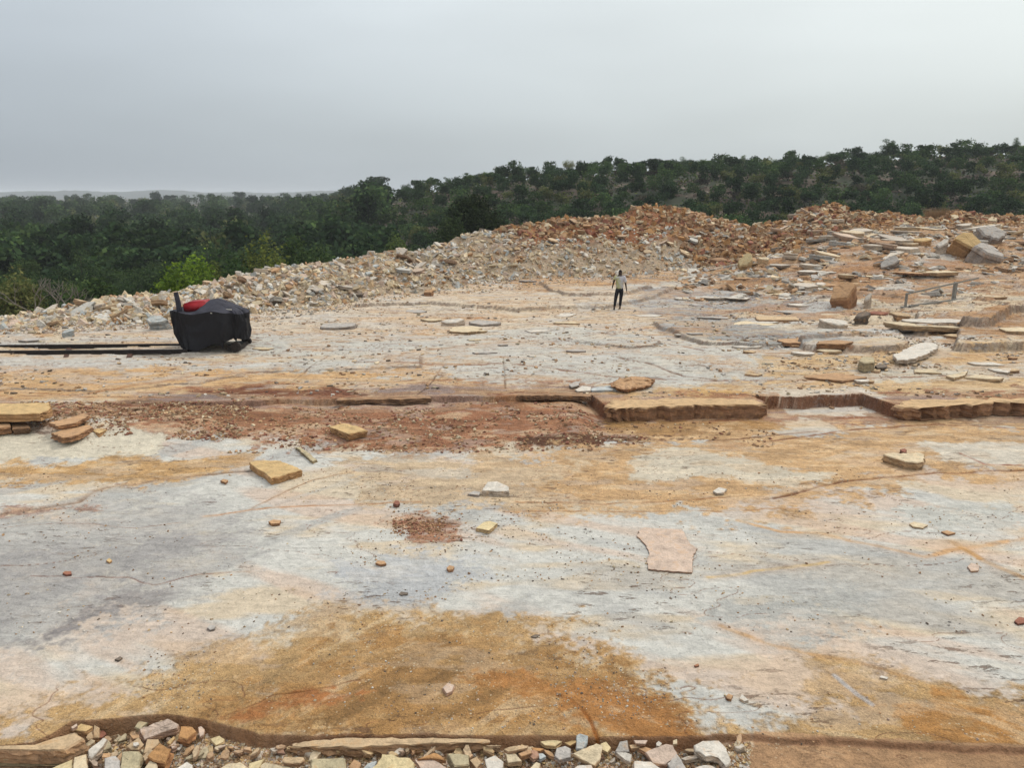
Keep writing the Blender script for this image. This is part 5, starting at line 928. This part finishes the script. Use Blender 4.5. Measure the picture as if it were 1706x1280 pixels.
for u, v, sz, sd_, lab in ((797, 410, .55, 51, 'small green bush growing on the spoil below the tallest dark tree'), (884, 394, .5, 52, 'small dark bush growing in the orange spoil')):
    z = 2.5
    for _ in range(6): x, y = W(u, v, z); z = z * .5 + gz(x, y) * .5
    plant('bush', x, y, z, tree_mesh('bush', sz * 1.5, sz * 2, sd_, 700, .06, GREENS['mid']), (1, 1, 1), 0, lab, 'bush', tn='stem')
def dead(bm):
    rg = random.Random(4)
    def go(p, d, L_, rd, n):
        q = p + d * L_; tube(bm, [p, (p + q) / 2 + Vector((rg.uniform(-.05, .05), 0, rg.uniform(-.05, .05))), q], [rd, rd * .8, rd * .6], 5, False)
        if n: [go(q, (d + Vector((rg.uniform(-.9, .9), rg.uniform(-.5, .5), rg.uniform(-.3, .5)))).normalized(), L_ * .72, rd * .6, n - 1) for _ in range(3)]
    go(Vector((0, 0, -.5)), Vector((.2, 0, 1)).normalized(), 1.6, .08, 4)
x, y = at_crest(38, 4.0); dt = bm_obj('dead_tree', dead, plain_material('grey_bark', (.17, .15, .13), .9), None); dt.location = (x, y, max(zland(x, y), -2.6)); tag(dt, 'leafless grey tree with forked branches at the far left behind the spoil', 'tree')
# dry grass tuft on the right crest
def tuft():
    rg = np.random.default_rng(3); m = 900; a = rg.uniform(0, 6.28, m); rad = np.sqrt(rg.uniform(0, 1, m)) * .9; bx, by = np.cos(a) * rad, np.sin(a) * rad * .6; h = rg.uniform(.5, 1.0, m); lx_, ly_ = bx * .5 + rg.normal(0, .12, m), by * .4 + rg.normal(0, .1, m)
    V = np.stack([np.stack([bx - .012, by, bx * 0], 1), np.stack([bx + .012, by, bx * 0], 1), np.stack([bx + lx_, by + ly_, h], 1)], 1).reshape(-1, 3); return V, np.arange(m * 3).reshape(-1, 3), np.array([.30, .19, .10]) * rg.uniform(.6, 1.2, (m, 1))
V_, T_, C_ = tuft(); x, y = at_crest(1560, -.6); g_ = link('dry_grass_tuft', mesh_np('dry_grass_tuft', V_, [T_], C_), M_TERR); g_.location = (x, y, gz(x, y) - .05); tag(g_, 'tuft of dry straw-brown grass on the crest of the right-hand spoil', 'grass')
# the wood: spots from near to far, thinner on the rocky ridge
r = np.random.default_rng(77); spots = []
y = 44.0
while y < 620:
    step = max(3.3, y * .042) ; s_ = -.80
    while s_ < .80:
        yy = y + r.uniform(-.5, .5) * step; ss_ = s_ + r.uniform(-.4, .4) * step / y; yc = float(np.interp(ss_, TS, TC)); ridge = ss_ > SQ(640)
        if yy > yc + 6.5 and not (ridge and yy > 172) and not (ridge and r.uniform() < .06) and not (abs(ss_ - SQ(306)) < .05 and yy < yc + 12): spots.append((ss_ * yy, yy, ss_))
        s_ += step / y * (1.0 if ss_ < SQ(640) else .50)
    y += step * (.8 if y < 200 else .9)
xs = np.array([q[0] for q in spots]); ys = np.array([q[1] for q in spots]); sx = np.array([q[2] for q in spots]); zs = land(xs, ys)
ridge_top = (sx > SQ(560)) & (ys > 138) & (ys < 166); dist = ys.copy(); dist[ridge_top] = 60 + r.uniform(0, 30, ridge_top.sum())
inview = np.abs(sx) < .70; dist[~inview] = 1e6; order = np.argsort(dist); pickd = set(order[:280].tolist()); cnt = 0
KW = {'ra': 'dark rounded', 'rb': 'green rounded', 'rc': 'olive rounded', 'fa': 'dark flat-topped', 'fb': 'green flat-topped', 'ta': 'dark tall', 'tb': 'green tall', 'ba': 'low green bushy', 'bb': 'low yellowish bushy', 'bc': 'low dull brownish bushy', 'tha': 'thin open-crowned'}
far_idx = []
for i in range(len(spots)):
    rg_ = ridge_top[i]; slope = sx[i] > SQ(640)
    k_ = r.choice(['ra', 'rb', 'rc', 'fb', 'tb', 'tha', 'ba'] if rg_ else (['ba', 'bb', 'ra', 'tha', 'rb', 'bc', 'rc', 'fb'] if slope else ['ra', 'rb', 'rc', 'ta', 'tb', 'fa', 'ba', 'bc', 'ra', 'rb']))
    if i in pickd:
        sc = r.uniform(.75, 1.15) * (.50 if rg_ else (.44 if slope else 1.0)) * (1.3 if rg_ and r.uniform() < .15 else 1); lod = 'N' if ys[i] < 75 else r.choice(['F', 'G'])
        where = 'standing against the sky on the crest of the wooded ridge' if rg_ else ('on the rocky hillside between the spoil and the ridge crest' if slope else 'in the dark valley wood behind the left spoil bank')
        plant('tree' if not k_.startswith('b') else 'bush', xs[i], ys[i], zs[i], LIB[k_ + lod], (sc * r.uniform(.85, 1.15), sc, sc * r.uniform(.85, 1.2)), r.uniform(0, 6.28), KW[k_] + (' tree ' if not k_.startswith('b') else ' shrub ') + where, 'tree' if not k_.startswith('b') else 'bush', KW[k_] + (' trees ' if not k_.startswith('b') else ' shrubs ') + ('on the ridge crest' if rg_ else 'on the rocky hillside' if slope else 'in the valley wood'), 'trunk' if not k_.startswith('b') else 'stem'); cnt += 1
    elif dist[i] < 1e6 or abs(sx[i]) < .85: far_idx.append(i)
FV, FQ, FCc = [], [], []; off = 0
FL = {}
for k2, (kd, h, w, cols) in enumerate((('round', 5.2, 5.4, 'dark'), ('round', 5.6, 5.6, 'mid'), ('flat', 5.6, 5.6, 'dark'), ('tall', 6.6, 4.4, 'dark'), ('round', 4.8, 5.4, 'olive'), ('bush', 3.6, 5.0, 'dull'))):
    rg = np.random.default_rng(400 + k2); bl, li = tree_parts(kd, h, w, rg, 0, 0, None); FL[k2] = crown_leaves(bl, 560 / len(bl), .30, rg, GREENS[cols])
for i in far_idx:
    k2 = int(r.choice(6, p=[.27, .25, .12, .16, .1, .1])); V, Q, Cc = FL[k2]; a = r.uniform(0, 6.28); sc = r.uniform(.8, 1.25) * (1 + .12 * (ys[i] > 200)); sc *= .46 if sx[i] > SQ(640) else 1; c_, s_ = math.cos(a), math.sin(a)
    V2 = np.stack([(V[:, 0] * c_ - V[:, 1] * s_) * sc + xs[i], (V[:, 0] * s_ + V[:, 1] * c_) * sc + ys[i], V[:, 2] * sc * r.uniform(.85, 1.2) + zs[i]], 1)
    FV.append(V2); FQ.append(Q + off); FCc.append(Cc * r.uniform(.8, 1.45)); off += len(V)
print('trees', cnt, 'far', len(far_idx))
def leafmesh(name, V, Q, Cc): return tag(link(name, mesh_np(name, V, [Q], Cc), M_LEAF), kind='stuff')
leafmesh('distant_woodland', np.concatenate(FV), np.concatenate(FQ), np.concatenate(FCc))
# undergrowth between the trunks
m = 110000; s_ = r.uniform(-.8, .8, m); yy = np.exp(r.uniform(math.log(42), math.log(190), m)); yc = np.interp(s_, TS, TC); k = (yy > yc + 4) & (fbm(s_ * yy * .35, yy * .35, 3, 501) > .45 + .0 * (s_ > SQ(640))); s_, yy = s_[k], yy[k]
X, Y = s_ * yy, yy; Z = land(X, Y) + r.uniform(0, 1.1, len(X)); m = len(X); a = r.normal(0, 1, (m, 3)); a[:, 2] *= .5; a /= np.linalg.norm(a, axis=1)[:, None]; b = np.cross(a, r.normal(0, 1, (m, 3))); b /= np.linalg.norm(b, axis=1)[:, None]; sz = r.uniform(.10, .28, (m, 1)) * (.6 + yy[:, None] / 160)
P0 = np.stack([X, Y, Z], 1); V = np.stack([P0 - a * sz, P0 - b * sz * .6, P0 + a * sz, P0 + b * sz * .6], 1).reshape(-1, 3); pal = np.concatenate([GREENS['dark'], GREENS['mid'], GREENS['yellow'], GREENS['dull']])
leafmesh('undergrowth', V, np.arange(m * 4).reshape(-1, 4), pal[r.integers(0, len(pal), m)])
# broken rock showing on the hillside
m = 4200; s_ = r.uniform(SQ(560), SQ(1760), m); yy = r.uniform(72, 150, m); X, Y = s_ * yy, yy; k = fbm(X * .10, Y * .16, 3, 511) > .52; X, Y = X[k], Y[k]; sz = .15 + .55 * r.power(.35, len(X))
batch('hillside_rocks', X, Y, land(X, Y) + sz * .2, sz, np.array([[.16, .125, .10], [.20, .17, .14], [.11, .085, .07], [.24, .18, .14]])[r.integers(0, 4, len(X))], M_RUB, .35, 6, r, .2)

# ------------------------------------------------------------------ the hazy air
def hz(bm): box(bm, (0, 0, 2), (9000, 9000, 56))
HZ = bm_obj('haze', hz, None); hm_ = bpy.data.materials.new('hazy_air'); hm_.use_nodes = True; t = hm_.node_tree; t.nodes.clear(); o_ = N(t, 'ShaderNodeOutputMaterial'); v_ = N(t, 'ShaderNodeVolumePrincipled'); v_.inputs['Color'].default_value = (.90, .94, 1.0, 1); v_.inputs['Density'].default_value = .00034
t.links.new(v_.outputs[0], o_.inputs['Volume']); HZ.data.materials.append(hm_); tag(HZ, kind='stuff')
